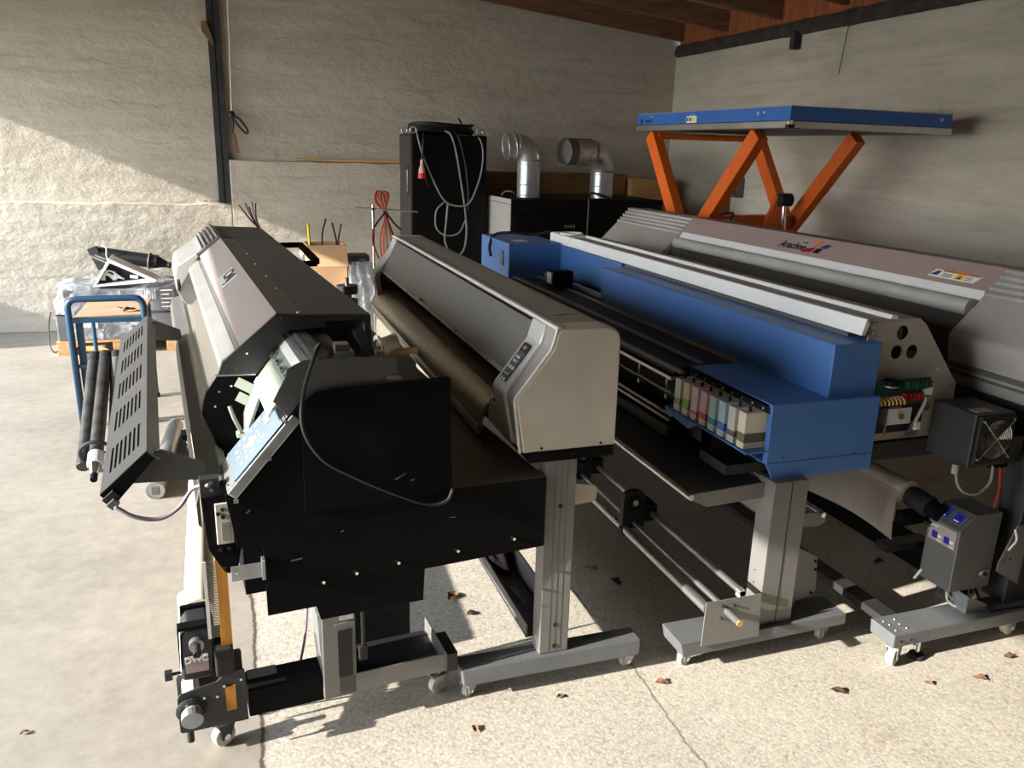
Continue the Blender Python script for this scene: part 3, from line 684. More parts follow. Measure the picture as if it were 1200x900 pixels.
    MB().box(2.335, 2.36, Yp-.03, Yp-.005, .80, .83).build('white_connector', 'white', p, bevel=.003)
    MB().torus((2.40, Yp-.004, .878), (0, -1, 0), .011, .004, 14, 6).build('grommet', 'dkgrey', ep)
    MB().xz(roundpoly([(2.30, .775), (2.36, .775), (2.36, .835), (2.33, .835)], [.01]*4, 3), Yp-.02, Yp-.016).build('small_bracket', 'midgrey', p)
    MB().box(2.11, 2.50, Yp-.01, 5.4, .685, .755).build('base_beam', 'charcoal', p, bevel=.003)
    # stand
    for yl in (2.14, 4.9):
        l = MB().box(1.697, 1.838, yl, yl+.088, .13, .684).build('leg', 'leg', p, bevel=.003)
        MB().box(1.768, 1.7715, yl-.001, yl+.01, .13, .68).build('groove', 'inkblack', l)
        MB().hull([(1.385, yl-.025, .075), (2.075, yl-.02, .085), (2.075, yl+.12, .085), (1.385, yl+.12, .075)], [(1.37, yl-.024, .132), (2.067, yl-.024, .132), (2.067, yl+.11, .132), (1.37, yl+.11, .132)]).build('foot', 'foot', p, bevel=.003)
        for x in (1.43, 2.02): caster(p, x, yl+.04, .028, .08, .3)
        for i, z in enumerate((.28, .33, .46, .62)): bolt(l, (1.697, yl+.05, z), (-1, 0, 0), .004, .002)
    MB().box(1.72, 1.80, 2.2, 4.95, .52, .60).build('stretcher', 'leg', p, bevel=.003)
    # take-up: plate on the front of the foot, three rods, holders
    fl = MB().holes([(1.448, .112), (1.682, .112), (1.672, .283), (1.452, .283)], [circ(1.536, .238, .014)], lambda u, v: (u, 2.112, v), (0, -1, 0), .004).build('end_flap', 'leg', p)
    MB().cyl((1.536, 2.12, .238), (1.536, 2.03, .238), .013, 16).build('shaft', 'dkgrey', p)
    MB().cyl((1.536, 2.03, .238), (1.536, 2.026, .238), .012, 16).build('shaft_end', 'wood', p)
    for q in ((1.515, .262), (1.56, .258), (1.515, .214)): bolt(fl, (q[0], 2.108, q[1]), (0, -1, 0), .006, .008, 'rubber')
    for x, z, r, m in ((1.46, .255, .017, 'alu'), (1.505, .272, .011, 'alu'), (1.60, .293, .013, 'alu')):
        MB().cyl((x, 2.115, z), (x, 4.95, z), r, 14).build('rod', m, p)
    MB().box(1.588, 1.612, 2.115, 2.14, .275, .30).build('rod_clip', 'beige', p)
    def holder(y):
        h = MB()
        outer = roundpoly([(1.452, .25), (1.552, .25), (1.552, .415), (1.452, .415)], [0, 0, .045, .045], 8)
        h.holes(outer, [circ(1.503, .365, .018)], lambda u, v: (u, y, v), (0, 1, 0), .03)
        o = h.build('core_holder', 'rubber', p, bevel=.002)
        MB().cyl((1.503, y-.008, .365), (1.503, y+.03, .365), .014, 12).build('knob', 'chrome', o)
        MB().torus((1.503, y-.002, .365), (0, -1, 0), .03, .003, 18, 5).build('rib_ring', 'black', o)
        mb = MB()
        for i in range(5): mb.box(1.51, 1.62, y+.02+i*.022, y+.024+i*.022, .262, .335)
        for i in range(6): mb.box(1.51+i*.021, 1.514+i*.021, y+.02, y+.112, .262, .335)
        mb.build('grid_base', 'rubber', o)
        MB().cyl((1.458, y-.02, .25), (1.458, y+.01, .25), .02, 12).build('clamp', 'rubber', o)
    holder(2.76); holder(3.30)
    # sloping media chute with a bright nose
    cs = [(1.412, .622), (1.70, .716), (1.70, .706), (1.48, .60), (1.412, .60)]
    MB().xz([(1.41, .652), (1.70, .662), (1.70, .655), (1.41, .628)], 2.20, 5.0).build('media_chute', 'charcoal', p)
    MB().cyl((1.405, 2.19, .643), (1.405, 5.0, .643), .011, 12).build('chute_nose', 'chrome', p)
    MB().xz([(1.40, .652), (1.70, .667), (1.70, .610), (1.47, .600), (1.40, .636)], 2.193, 2.199).build('chute_bracket', 'leg', p)
    # parts behind the leg
    MB().xz(roundpoly([(1.838, .525), (1.985, .515), (1.985, .475), (1.95, .462), (1.838, .475)], [0, .012, .012, .012, 0], 4), 2.20, 2.205).build('arm_bracket', 'leg', p)
    MB().cyl((1.965, 2.19, .51), (1.965, 4.9, .51), .010, 12).build('rod', 'chrome', p)
    MB().xz([(1.838, .385), (1.885, .385), (1.975, .335), (1.985, .20), (1.975, .18), (1.90, .165), (1.90, .14), (1.838, .14)], 2.20, 2.206).build('cover_plate', 'leg', p)
    for q in ((1.965, .32), (1.97, .285), (1.965, .19)): bolt(p, (q[0], 2.2, q[1]), (0, -1, 0), .006, .008, 'rubber')
    return p
blue_printer()
# eight ink cartridges in the rack of the blue printer
INK = [('clear', (206, 212, 206), (120, 190, 60), .30, 'clear ink cartridge with a little green ink, farthest from the blue box corner'),
       ('peach', (236, 214, 178), (130, 200, 40), .42, 'peach tinted ink cartridge holding bright green ink, second from the far end'),
       ('rose', (238, 190, 206), (226, 60, 110), .12, 'rose pink ink cartridge almost empty, beside the peach one'),
       ('salmon', (240, 186, 186), (224, 76, 70), .25, 'salmon pink ink cartridge with a red ink line, before the first pale blue one'),
       ('aqua', (178, 214, 226), (70, 160, 190), .25, 'pale aqua ink cartridge next to the salmon pink cartridge'),
       ('sky', (176, 206, 238), (40, 90, 210), .30, 'sky blue ink cartridge with dark blue ink at its base'),
       ('grey', (196, 192, 186), (60, 52, 44), .22, 'greyish ink cartridge second from the corner of the blue box'),
       ('olive', (206, 200, 172), (70, 62, 46), .34, 'yellowish ink cartridge with dark brown ink, nearest the blue box corner')]
ys = [2.655-.0615*i for i in range(8)]
for i, (nm, c, ink, lv, lab) in enumerate(INK):
    y = ys[i]; x0, x1, w, z0, z1 = 1.596, 1.70, .021, .7945, .922
    t = thing('ink_cartridge', lab, 'ink cartridge', (x0+.05, y, z0), group='ink cartridges in the blue rack')
    M['tank_'+nm] = film('tank_'+nm, tuple(min(255, v+30) for v in c), .72, .25)
    mb = MB(); k = .0022
    mb.box(x0, x1, y-w, y-w+k, z0, z1); mb.box(x0, x1, y+w-k, y+w, z0, z1); mb.box(x0, x0+k, y-w+k, y+w-k, z0, z1); mb.box(x0, x1, y-w+k, y+w-k, z1-k, z1); mb.box(x0, x1, y-w+k, y+w-k, z0, z0+k)
    mb.build('tank', 'tank_'+nm, t)
    zi = z0+.022+(z1-z0)*lv*.75
    M['inkf_'+nm] = film('inkfilm_'+nm, ink, .62, .3)
    MB().box(x0-.0006, x1-.001, y-w-.0006, y+w+.0006, z0+.022, zi).build('ink', 'inkf_'+nm, t)
    MB().cyl((x0+.028, y, z1-.001), (x0+.028, y, z1+.016), .0055, 10).build('cap', 'rubber', t)
    MB().box(x0-.002, x0+.012, y-w+.004, y+w-.004, z0, z0+.012).build('clip', 'tank_'+nm, t)
# ------------------------------------------------------------------ black-ended printer (first machine), local frame
A1 = R(4.7); O1 = Vector((.2, 2.24, 0))
def w1(x, y, z): return (O1.x+x*cos(A1)-y*sin(A1), O1.y+x*sin(A1)+y*cos(A1), z)
def black_printer():
    p = thing('large_format_printer', 'opened printer with big black end plate, silver finned far cap and clear front cover', 'printer', O1, A1, frame='L')
    YE = -.11
    # big end plate with the folded cover in front of its upper right
    pl = [(-.076, 1.09), (-.276, .855), (-.254, .70), (-.188, .682), (-.186, .475), (-.052, .476), (-.040, .430), (.268, .430), (.273, .534), (.670, .541), (.667, .776), (.35, .780), (.35, 1.09)]
    MB().xz(pl, YE, YE+.004).build('end_plate', 'black', p, bevel=.001)
    cv = roundpoly([(-.071, 1.089), (-.027, 1.12), (.026, 1.124), (.349, 1.13), (.356, .775), (-.071, .775)], [0, .01, 0, .01, .004, 0], 4)
    MB().xz(cv, YE-.004, YE-.0005).build('cover_panel', 'black', p)
    for q in ((-.03, .655), (.065, .665), (.19, .675), (.375, .68), (.56, .688)):
        bolt(p, (q[0], YE, q[1]-.1+.0), (0, -1, 0), .007, .012, 'chrome')
    for x, z in ((-.17, .955), (-.165, .94), (-.255, .83)): MB().box(x, x+.012, YE-.004, YE, z, z+.01).build('clip', 'steel', p)
    for x, z, a, w, t in ((.03, .70, .010, .003, .3), (.20, .845, .035, .004, .5), (.235, .83, .012, .006, .2), (-.10, .635, .03, .004, .1), (.36, .69, .02, .002, -.1), (-.22, .80, .012, .004, .9)):
        MB().obox((x, YE-.0005 if x < -.08 or z < .77 else YE-.0045, z), (1, 0, t), (0, 1, 0), (-t, 0, 1), a/2, .0004, w/2).build('scuff', 'dkgrey', p)
    # grey mechanism plate behind, with the cut-outs and the top flange
    gp = [(-.14, 1.10), (-.104, 1.165), (-.100, 1.185), (-.058, 1.205), (.085, 1.205), (.195, 1.195), (.199, 1.15), (.165, 1.145), (.165, 1.09), (-.10, 1.05)]
    MB().xz(gp, YE+.005, YE+.009).build('mechanism_plate', 'dkgrey', p, bevel=.001)
    MB().box(.155, .215, YE+.01, YE+.05, 1.125, 1.131).build('bracket', 'steel', p)
    # rear box, rear wall
    MB().box(.352, .668, YE+.004, 3.0, .69, .776).build('base_box', 'brownpan', p, bevel=.003)
    MB().box(.214, .352, .27, 3.0, .69, .80).build('base_step', 'charcoal', p)
    MB().box(.205, .214, .27, 3.13, .74, 1.235).build('spine_panel', 'charcoal', p)
    MB().box(.19, .35, YE+.02, .27, .70, .95).build('inner_box', 'rubber', p)
    MB().box(-.24, .205, YE+.006, 3.0, .55, .80).build('body_shell', 'black', p)
    # lid
    MB().xz([(-.072, 1.260), (-.183, 1.165), (-.178, 1.158), (-.070, 1.252)], .275, 2.42).build('lid_slope', 'pinklid', p)
    MB().xz([(-.183, 1.165), (-.196, 1.153), (-.186, 1.146), (-.176, 1.158)], .275, 2.30).build('lid_groove', 'dkgrey', p)
    MB().xz([(-.196, 1.156), (-.238, 1.124), (-.246, 1.10), (-.238, 1.097), (-.190, 1.146)], .275, 2.34).build('lid_lip', 'capgrey', p, bevel=.002)
    MB().xz([(-.072, 1.261), (.0, 1.254), (.0, 1.246), (-.068, 1.250)], .275, 2.43).build('lid_strip', 'brownpan', p)
    MB().xz([(.0, 1.2545), (.214, 1.243), (.214, 1.235), (.0, 1.246)], .275, 2.48).build('roof_panel', 'dkgrey', p)
    MB().xz([(-.06, 1.2585), (.214, 1.246), (.214, 1.235), (-.06, 1.24)], 2.485, 3.13).build('roof_panel', 'dkgrey', p)
    for y in (.29, .75, 1.05, 1.4, 1.75, 2.1, 2.4): bolt(p, (-.004, y, 1.254), (0, 0, 1), .006, .004)
    for y in (2.52, 2.75, 3.0): bolt(p, (-.045, y, 1.2575), (0, 0, 1), .006, .004)
    # warped logo patch on the slope
    sd = Vector((-.111, 0, -.095)).normalized(); sn = Vector((-.095, 0, .111)).normalized()
    c = Vector((-.118, 1.33, 1.2205))+sn*.001
    lg = MB().obox(c+sd*.012, sd, (0, 1, 0), sn, .040, .125, .0008).build('logo_patch', 'silver', p)
    text('CMJ', .078, 'inkblack', lg, c+sn*.0012+sd*.004, (0, -1, 0), -sd, xs=1.35)
    # black end plate of the lid
    ep = [(-.074, 1.258), (.213, 1.242), (.216, 1.12), (.197, 1.12), (.193, 1.226), (.073, 1.230), (.072, 1.212), (-.048, 1.206), (-.141, 1.079), (-.251, 1.085), (-.236, 1.122)]
    MB().xz(ep, .262, .274).build('lid_end_plate', 'charcoal', p, bevel=.001)
    for q in ((-.06, 1.247), (-.2, 1.10), (-.165, 1.145), (-.22, 1.10)): bolt(p, (q[0], .262, q[1]), (0, -1, 0), .005, .003)
    # inner black panel below the lid edge, with screws and a tube stub
    hx = [(-.251, 1.080), (-.14, 1.077), (-.10, 1.03), (-.10, .80), (-.20, .80), (-.262, .845), (-.305, .965), (-.290, 1.025)]
    ip = MB().xz(hx, .275, .283).build('inner_panel', 'black', p, bevel=.001)
    MB().bar((-.258, .274, 1.081), (-.142, .274, 1.076), .01, .005).build('panel_rim', 'steel', ip)
    for q in ((-.25, 1.03), (-.265, .985), (-.215, 1.045), (-.24, .83)): bolt(ip, (q[0], .275, q[1]), (0, -1, 0), .005, .004)
    MB().tube(catmull([(-.225, .262, .985), (-.215, .25, .95), (-.195, .25, .90)], 5), .006, 8).build('tube_stub', 'greycable', ip, smooth=True)
    MB().box(-.21, -.185, .25, .275, .885, .90).build('clip', 'white', ip)
    MB().box(-.165, -.155, .25, .275, .92, .945).build('clip', 'white', ip)
    for z in (1.035, .99): MB().bar((-.20, .262, z+.025), (-.13, .22, z-.01), .03, .004, (0, -1, .3)).build('clamp_bar', 'zinc', p)
    # sloping printed-platen face with bright rails, seen in the open end
    rails = [((-.035, 1.192), (-.043, 1.186), 'alu'), ((-.043, 1.186), (-.052, 1.176), 'dkgrey'), ((-.052, 1.178), (-.070, 1.156), 'whitetrim'), ((-.070, 1.154), (-.098, 1.120), 'zinc'), ((-.098, 1.122), (-.140, 1.068), 'zinc'), ((-.140, 1.070), (-.152, 1.050), 'white'), ((-.152, 1.048), (-.185, .96), 'zinc'), ((-.185, .96), (-.19, .85), 'zinc')]
    for i, (a, b_, m) in enumerate(rails):
        n = Vector((a[1]-b_[1], 0, -(a[0]-b_[0]))).normalized()*-.006
        y0 = -.085 if i < 4 else (-.07 if i < 6 else .125)
        MB().xz([a, b_, (b_[0]+abs(n.x), b_[1]-.006), (a[0]+abs(n.x), a[1]-.006)], y0, 2.9 if i < 4 else .27).build('platen_rail', m, p)
    MB().xz([(-.098, 1.120), (-.145, 1.065), (-.175, .98), (-.185, .86), (-.175, .86), (-.165, .98), (-.135, 1.06), (-.09, 1.115)], .285, 2.9).build('platen_face', 'brownpan', p)
    for i in range(9):
        y = -.02+i*.085
        h = MB().obox((-.086, y, 1.138), (-.028, 0, -.034), (0, 1, 0), (-.034, 0, .028), .010, .010, .006).build('pinch_lever', 'steel', p)
        MB().obox((-.090, y, 1.142), (-.028, 0, -.034), (0, 1, 0), (-.034, 0, .028), .004, .006, .008).build('roller', 'dkgrey', h)
    MB().xz([(-.02, 1.198), (.018, 1.196), (.018, 1.188), (-.02, 1.188)], -.06, 2.9).build('head_rail', 'steel', p)
    MB().xz([(-.034, 1.19), (-.02, 1.198), (-.02, 1.18)], -.06, 2.9).build('rail_slot', 'dkgrey', p)
    MB().box(.018, .075, .0, 2.9, 1.165, 1.188).build('head_cover', 'lidgrey', p)
    MB().box(.197, .204, .275, 3.0, .96, 1.233).build('inner_lining', 'lining', p)
    MB().box(.02, .20, -.09, .30, .95, 1.10).build('gear_box', 'rubber', p)
    # motor and small mechanism on top of the plate
    m1 = MB().cyl((.005, -.075, 1.215), (.005, -.05, 1.215), .024, 16).build('pulley', 'dkgrey', p)
    MB().cyl((.005, -.08, 1.215), (.005, -.07, 1.215), .01, 10).build('hub', 'chrome', m1)
    MB().box(.03, .085, -.08, -.02, 1.20, 1.212).build('bracket', 'steel', p)
    MB().box(.038, .075, -.06, -.02, 1.212, 1.23).build('bracket', 'alu', p)
    MB().bar((.105, -.03, 1.265), (.13, -.07, 1.195), .03, .012, (0, -1, 0)).build('sensor_board', 'rubber', p)
    for i in range(4): MB().torus((.165+i*.004, -.01+i*.014, 1.20), (1, .25, 0), .028, .0025, 14, 5, 0, pi).build('ribbon_cable', 'fabric', p)
    mb = MB(); mb.grid(lambda u, v: (.168+.06*v, -.03+.06*v-.004+.05*cos(u*pi), 1.198+.034*sin(u*pi)), 12, 4, .003); mb.build('ribbon_wrap', 'fabric', p, smooth=True)
    MB().box(.15, .27, -.06, -.035, 1.19, 1.203).build('wood_shim', 'wood', p)
    # finned far cap
    cap = [(-.070, 1.280), (-.125, 1.236), (-.195, 1.183), (-.300, 1.115), (-.315, 1.04), (-.312, .99), (-.285, .93), (-.268, .905), (-.20, .905), (-.06, 1.20)]
    MB().xz(roundpoly(cap, [.01, 0, .012, .04, .02, .02, .02, .01, 0, 0], 5), 2.44, 3.06).build('end_cap', 'capgrey', p, bevel=.008, smooth='auto')
    for i in range(5):
        t = .12+i*.17; x = -.073-.120*t; z = 1.281-.0925*t
        MB().tube([(x, 2.442, z), (x-.001, 2.8, z+.002), (x, 3.05, z)], .008, 8).build('fin', 'capgrey', p, smooth=True)
    MB().xz([(-.20, 1.176), (-.30, 1.11), (-.313, 1.0), (-.30, .99), (-.19, 1.165)], 2.425, 2.445).build('cap_seam', 'whitetrim', p)
    MB().box(-.306, -.29, 2.30, 2.40, 1.0, 1.05).build('vent', 'rubber', p, bevel=.004)
    # clear curved front cover
    ac = [(-.236, 1.10), (-.275, 1.06), (-.300, 1.0), (-.303, .93), (-.285, .86)]
    mb = MB()
    mb.grid(lambda u, v: (lambda q: (q.x, .28+2.14*u, q.y))(Vector(ac[min(3, int(v*4))]).lerp(Vector(ac[min(3, int(v*4))+1]), v*4-min(3, int(v*4)))), 4, 8)
    mb.build('clear_cover', 'acrylic', p, smooth=True)
    MB().xz([(-.19, .96), (-.245, .90), (-.285, .80), (-.275, .79), (-.235, .88), (-.185, .94)], .285, 2.9).build('apron', 'brownpan', p)
    # front beam and its end bracket
    MB().xz([(-.335, .845), (-.275, .865), (-.25, .84), (-.25, .72), (-.33, .73)], -.02, 3.0).build('media_beam', 'dkgrey', p, bevel=.003)
    MB().xz([(-.336, .835), (-.345, .80), (-.345, .74), (-.336, .73)], -.02, 3.0).build('beam_edge', 'brownpan', p)
    MB().box(-.335, -.285, -.055, -.02, .84, .885).build('bracket', 'charcoal', p, bevel=.002)
    for q in ((-.305, .875), (-.305, .853)): bolt(p, (q[0], -.055, q[1]), (0, -1, 0), .007, .005)
    sp = roundpoly([(-.335, .835), (-.245, .84), (-.235, .70), (-.255, .60), (-.285, .60), (-.325, .68)], [0, 0, 0, .03, .03, .06], 5)
    fp = MB().xz(sp, -.06, -.052).build('fascia', 'black', p, bevel=.001)
    bx = MB().box(-.302, -.258, -.068, -.06, .695, .815).build('temperature_unit', 'beige', fp, bevel=.002)
    MB().box(-.288, -.268, -.0695, -.068, .705, .76).build('lcd', 'lcd', bx)
    for q in ((-.283, .798), (-.295, .787), (-.283, .776)): MB().cyl((q[0], -.072, q[1]), (q[0], -.068, q[1]), .0055, 10).build('button', 'rubber', bx)
    for q in ((-.295, .675), (-.272, .675), (-.288, .618)): MB().cyl((q[0], -.062, q[1]), (q[0], -.058, q[1]), .0055, 10).build('hole', 'rubber', fp)
    # tilted membrane keypad along the plate's slanted edge
    a = Vector((-.092, YE-.004, 1.062)); b_ = Vector((-.271, YE-.004, .860)); d = (b_-a); L_ = d.length; d.normalize(); n = Vector((d.z, 0, -d.x)); n = n if n.z > 0 else -n
    W_ = .225
    def K(u, v, h=0): return a+d*(u*L_)+Vector((0, v*W_, 0))+n*h
    up = MB().hull([K(0, 0, -.03), K(1, 0, -.03), K(1, 1, -.03), K(0, 1, -.03)], [K(0, 0, 0), K(1, 0, 0), K(1, 1, 0), K(0, 1, 0)]).build('keypad_housing', 'steel', p, bevel=.004)
    kp = MB().hull([K(.13, .05, 0), K(.87, .05, 0), K(.87, .97, 0), K(.13, .97, 0)], [K(.13, .05, .004), K(.87, .05, .004), K(.87, .97, .004), K(.13, .97, .004)]).build('keypad', 'ctrlpan', up, bevel=.001)
    MB().hull([K(.085, 0, .001), K(.12, 0, .001), K(.12, 1, .001), K(.085, 1, .001)], [K(.085, 0, .003), K(.12, 0, .003), K(.12, 1, .003), K(.085, 1, .003)]).build('slot', 'dkgrey', up)
    def kb(u, v, m, su, sv, nm='button'): MB().hull([K(u-su, v-sv, .004), K(u+su, v-sv, .004), K(u+su, v+sv, .004), K(u-su, v+sv, .004)], [K(u-su, v-sv, .0055), K(u+su, v-sv, .0055), K(u+su, v+sv, .0055), K(u-su, v+sv, .0055)]).build(nm, m, kp)
    kb(.27, .62, 'lcd', .035, .13, 'display')
    for u, v in ((.53, .62), (.53, .42), (.48, .52), (.58, .52), (.53, .52)): kb(u, v, 'white', .022, .05)
    for u, v in ((.42, .60), (.42, .45), (.63, .60), (.63, .45), (.38, .30), (.45, .30), (.56, .25), (.64, .25), (.72, .25), (.74, .5), (.74, .7), (.68, .8), (.60, .82), (.50, .82), (.42, .82), (.36, .85)): kb(u, v, 'sticker', .016, .022)
    for u in (.05, .95): bolt(up, K(u, .15, 0), n, .005, .003)
    # loose black lead looping down the end plate
    cable([(-.005, -.02, 1.20), (.0, -.06, 1.235), (-.03, YE-.02, 1.225), (-.065, YE-.02, 1.12), (-.068, YE-.018, 1.02), (-.02, YE-.018, .93), (.07, YE-.02, .865), (.18, YE-.02, .80), (.28, YE-.018, .752), (.335, YE-.018, .755), (.357, YE-.008, .785)], .0055, 'rubber', 'lead', p, seg=10)
    # slotted heater shield on two arms
    a = Vector((-.456, 0, .961)); b_ = Vector((-.578, 0, .853)); Y0, Y1 = .01, 1.90
    uu = (b_-a); Lu = uu.length; uu.normalize(); nn = Vector((uu.z, 0, -uu.x)); nn = nn if nn.z > 0 else -nn
    us = [0]; uh = set()
    for i in range(7):
        us += [.026+i*.0168, .026+i*.0168+.0088]; uh.add(2*i+1)
    us += [Lu]; vs_ = [Y0]; vh = set()
    for i in range(5):
        vs_ += [Y0+.10+i*.36, Y0+.10+i*.36+.20]; vh.add(2*i+1)
    vs_ += [Y1]
    MB().gridplate(us, vs_, lambda i, j: i in uh and j in vh, lambda u, v: a+uu*u+Vector((0, v, 0)), -nn, .004).build('heater_shield', 'charcoal', p)
    MB().xz([(-.456, .961), (-.425, .935), (-.427, .931), (-.456, .955)], Y0, Y1).build('shield_lip', 'dkgrey', p)
    MB().xz([(-.456, .955), (-.578, .847), (-.572, .835), (-.44, .93)], Y0+.02, Y1-.02).build('shield_core', 'inkblack', p)
    MB().xz([(-.456, .958), (-.578, .850), (-.548, .815), (-.44, .935)], Y0, Y0+.006).build('shield_end', 'black', p)
    sw = MB().obox((-.552, Y0-.006, .842), uu, (0, 1, 0), nn, .018, .006, .012).build('switch', 'rubber', p)
    MB().obox((-.548, Y0-.013, .828), uu, (0, 1, 0), nn, .012, .010, .010).build('plug', 'midgrey', p)
    cable([(-.545, Y0-.02, .822), (-.50, Y0-.03, .79), (-.44, Y0-.03, .775), (-.39, Y0-.03, .80), (-.35, Y0-.03, .85), (-.31, -.06, .87)], .006, 'lilac', 'lead', p, seg=10)
    for y in (.03, 1.80):
        MB().xz([(-.50, .905), (-.425, .955), (-.32, .905), (-.315, .865), (-.33, .853), (-.50, .865)], y, y+.004).build('arm', 'dkgrey', p, bevel=.001)
        for q in ((-.495, .90), (-.43, .935)): bolt(p, (q[0], y, q[1]), (0, -1, 0), .012, .006)
    # stand: bar to the front, tall post, tray, casters
    MB().box(-.25, .0, -.055, .045, .118, .208).build('foot_bar', 'black', p, bevel=.003)
    MB().box(-.245, -.16, -.0, .046, .208, .2095).build('bar_label', 'midgrey', p)
    bp = [(-.441, .120), (-.441, .232), (-.434, .248), (-.335, .265), (-.305, .29), (-.256, .292), (-.254, .117)]
    br = MB().xz(roundpoly(bp, [.01]*6+[0], 3), -.062, -.056).build('bar_bracket', 'charcoal', p, bevel=.001)
    MB().xz(roundpoly(bp, [.01]*6+[0], 3), .04, .046).build('bar_bracket', 'charcoal', p, bevel=.001)
    for q in ((-.42, .215), (-.37, .225), (-.315, .25), (-.268, .26), (-.335, .22)): bolt(br, (q[0], -.062, q[1]), (0, -1, 0), .006, .006)
    for q in ((-.415, .095), (-.27, .13)): MB().cyl((q[0], -.03, q[1]-.03), (q[0], -.03, q[1]+.02), .010, 10).build('levelling_knob', 'rubber', br)
    tb = MB().cyl((-.406, -.085, .185), (-.398, .40, .30), .024, 18).build('roller_tube', 'white', p, bevel=.001)
    MB().cyl((-.406, -.10, .182), (-.4055, -.075, .187), .030, 18).build('tube_end', 'steel', tb)
    MB().torus((-.4055, -.06, .19), (0, 1, .2), .036, .008, 18, 6).build('collar', 'rubber', tb)
    mo = MB()
    mo.xz(roundpoly([(-.425, .265), (-.335, .265), (-.325, .405), (-.345, .43), (-.40, .43), (-.418, .405)], [.015]*6, 4), -.03, .085)
    mo = mo.build('take_up_motor', 'charcoal', p, bevel=.008, smooth='auto')
    MB().box(-.415, -.335, .085, .10, .28, .44).build('clamp_plate', 'black', mo, bevel=.004)
    MB().xz(roundpoly([(-.427, .265), (-.42, .43), (-.33, .43), (-.33, .44), (-.425, .44)], [.005]*5, 3), -.032, .0).build('cowl', 'black', mo, bevel=.003)
    MB().cyl((-.378, -.05, .385), (-.378, -.028, .385), .020, 16).build('collar', 'steel', mo)
    MB().cyl((-.378, -.085, .38), (-.378, -.045, .385), .011, 12).build('shaft', 'rubber', mo)
    lb = MB().box(-.412, -.350, -.0335, -.030, .292, .345).build('maker_label', 'pinkgrey', mo)
    text('DWC', .026, 'white', lb, (-.381, -.0345, .333), (1, 0, 0), (0, 0, 1))
    MB().cyl((-.46, -.01, .285), (-.425, -.01, .285), .006, 8).build('thumb_screw', 'chrome', mo)
    MB().cyl((-.468, -.01, .285), (-.448, -.01, .285), .016, 8).build('thumb_knob', 'rubber', mo)
    MB().box(-.333, -.283, -.075, .06, .285, .375).build('gear_motor', 'rubber', mo, bevel=.006)
    cable([(-.325, -.02, .36), (-.31, -.05, .31), (-.315, -.055, .28), (-.30, -.055, .275)], .006, 'cable', 'motor_lead', mo)
    MB().box(-.312, -.282, -.056, -.048, .155, .66).build('orange_upright', 'orangewood', p)
    MB().box(-.312, -.284, -.067, -.0625, .165, .245).build('orange_foot', 'orangewood', p)
    # static comb hanging beside it
    cb = MB().box(-.345, -.336, -.050, -.046, .40, .64).build('comb_spine', 'whitetrim', p)
    for i in range(40): MB().box(-.337, -.312, -.049, -.047, .402+i*.006, .4048+i*.006).build('tooth', 'midgrey', cb)
    # silver angle that carries the fascia
    MB().box(-.275, -.19, YE-.002, YE+.002, .60, .645).build('angle_arm', 'steel', p, bevel=.001)
    MB().box(-.195, -.186, YE-.012, YE+.05, .595, .66).build('angle_arm', 'steel', p, bevel=.001)
    for q in ((-.262, .63), (-.19, .655)): bolt(p, (q[0], YE-.01, q[1]), (0, -1, 0), .004, .004)
    # post
    po = MB(); po.box(-.033, .066, -.075, -.069, .13, .66); po.box(-.033, -.027, -.069, .06, .13, .66); po.box(.06, .066, -.069, .06, .13, .66)
    po.build('post', 'leg', p, bevel=.002)
    MB().box(.012, .055, -.078, -.0745, .20, .36).build('post_cutout', 'rubber', p)
    MB().box(.005, .062, -.079, -.0745, .375, .385).build('post_rib', 'leg', p)
    MB().box(.02, .06, -.0785, -.0745, .395, .415).build('type_plate', 'steel', p)
    MB().xz([(-.045, .42), (-.033, .42), (-.033, .20), (-.04, .30)], -.07, .05).build('post_gusset', 'steel', p)
    tr = MB(); tr.box(.012, .352, -.075, -.069, .135, .20); tr.box(.012, .352, -.069, .15, .135, .14); tr.box(.352, .358, -.075, .15, .135, .20)
    tr.build('tray', 'leg', p, bevel=.002)
    MB().box(.012, .30, .15, .155, .135, .33).build('tray_panel', 'rubber', p)
    MB().box(.02, .35, -.068, .149, .142, .15).build('tray_bed', 'rubber', p)
    MB().box(.358, .40, -.06, .07, .115, .185).build('end_block', 'charcoal', p, bevel=.004)
    cable([(.085, -.085, .44), (.086, -.085, .34), (.084, -.085, .28)], .006, 'cable', 'power_lead', p)
    MB().box(.072, .098, -.095, -.078, .255, .30).build('iec_plug', 'rubber', p, bevel=.003)
    cable([(.46, .25, .56), (.48, .24, .50), (.53, .24, .47), (.57, .25, .50), (.575, .25, .56)], .0035, 'cable', 'wire', p)
    cable([(.55, .25, .56), (.555, .24, .50), (.60, .24, .465), (.66, .25, .47)], .0035, 'cable', 'wire', p)
    caster(p, -.325, .007, .034, .12, .5, 'casterwhite', .028, 'charcoal')
    caster(p, .352, .01, .03, .115, .3, 'casterwhite', .024)
    caster(p, .10, 2.6, .03, .115, .3); caster(p, -.3, 2.6, .03, .10, .3)
    MB().box(-.02, .06, 2.5, 2.6, .12, .6).build('post', 'leg', p); MB().box(-.35, .35, 2.55, 2.65, .1, .13).build('foot_bar', 'black', p)
    # angle frame bolted at the back, and wires sticking up behind the far cap
    fr = MB(); fr.bar((.21, 2.9, 1.16), (.42, 2.9, 1.16), .03, .03); fr.bar((.42, 2.9, 1.16), (.42, 2.35, 1.13), .03, .03); fr.bar((.42, 2.35, 1.15), (.42, 2.35, .78), .03, .03); fr.bar((.21, 2.35, 1.12), (.42, 2.35, 1.12), .03, .03)
    fr.build('support_frame', 'black', p)
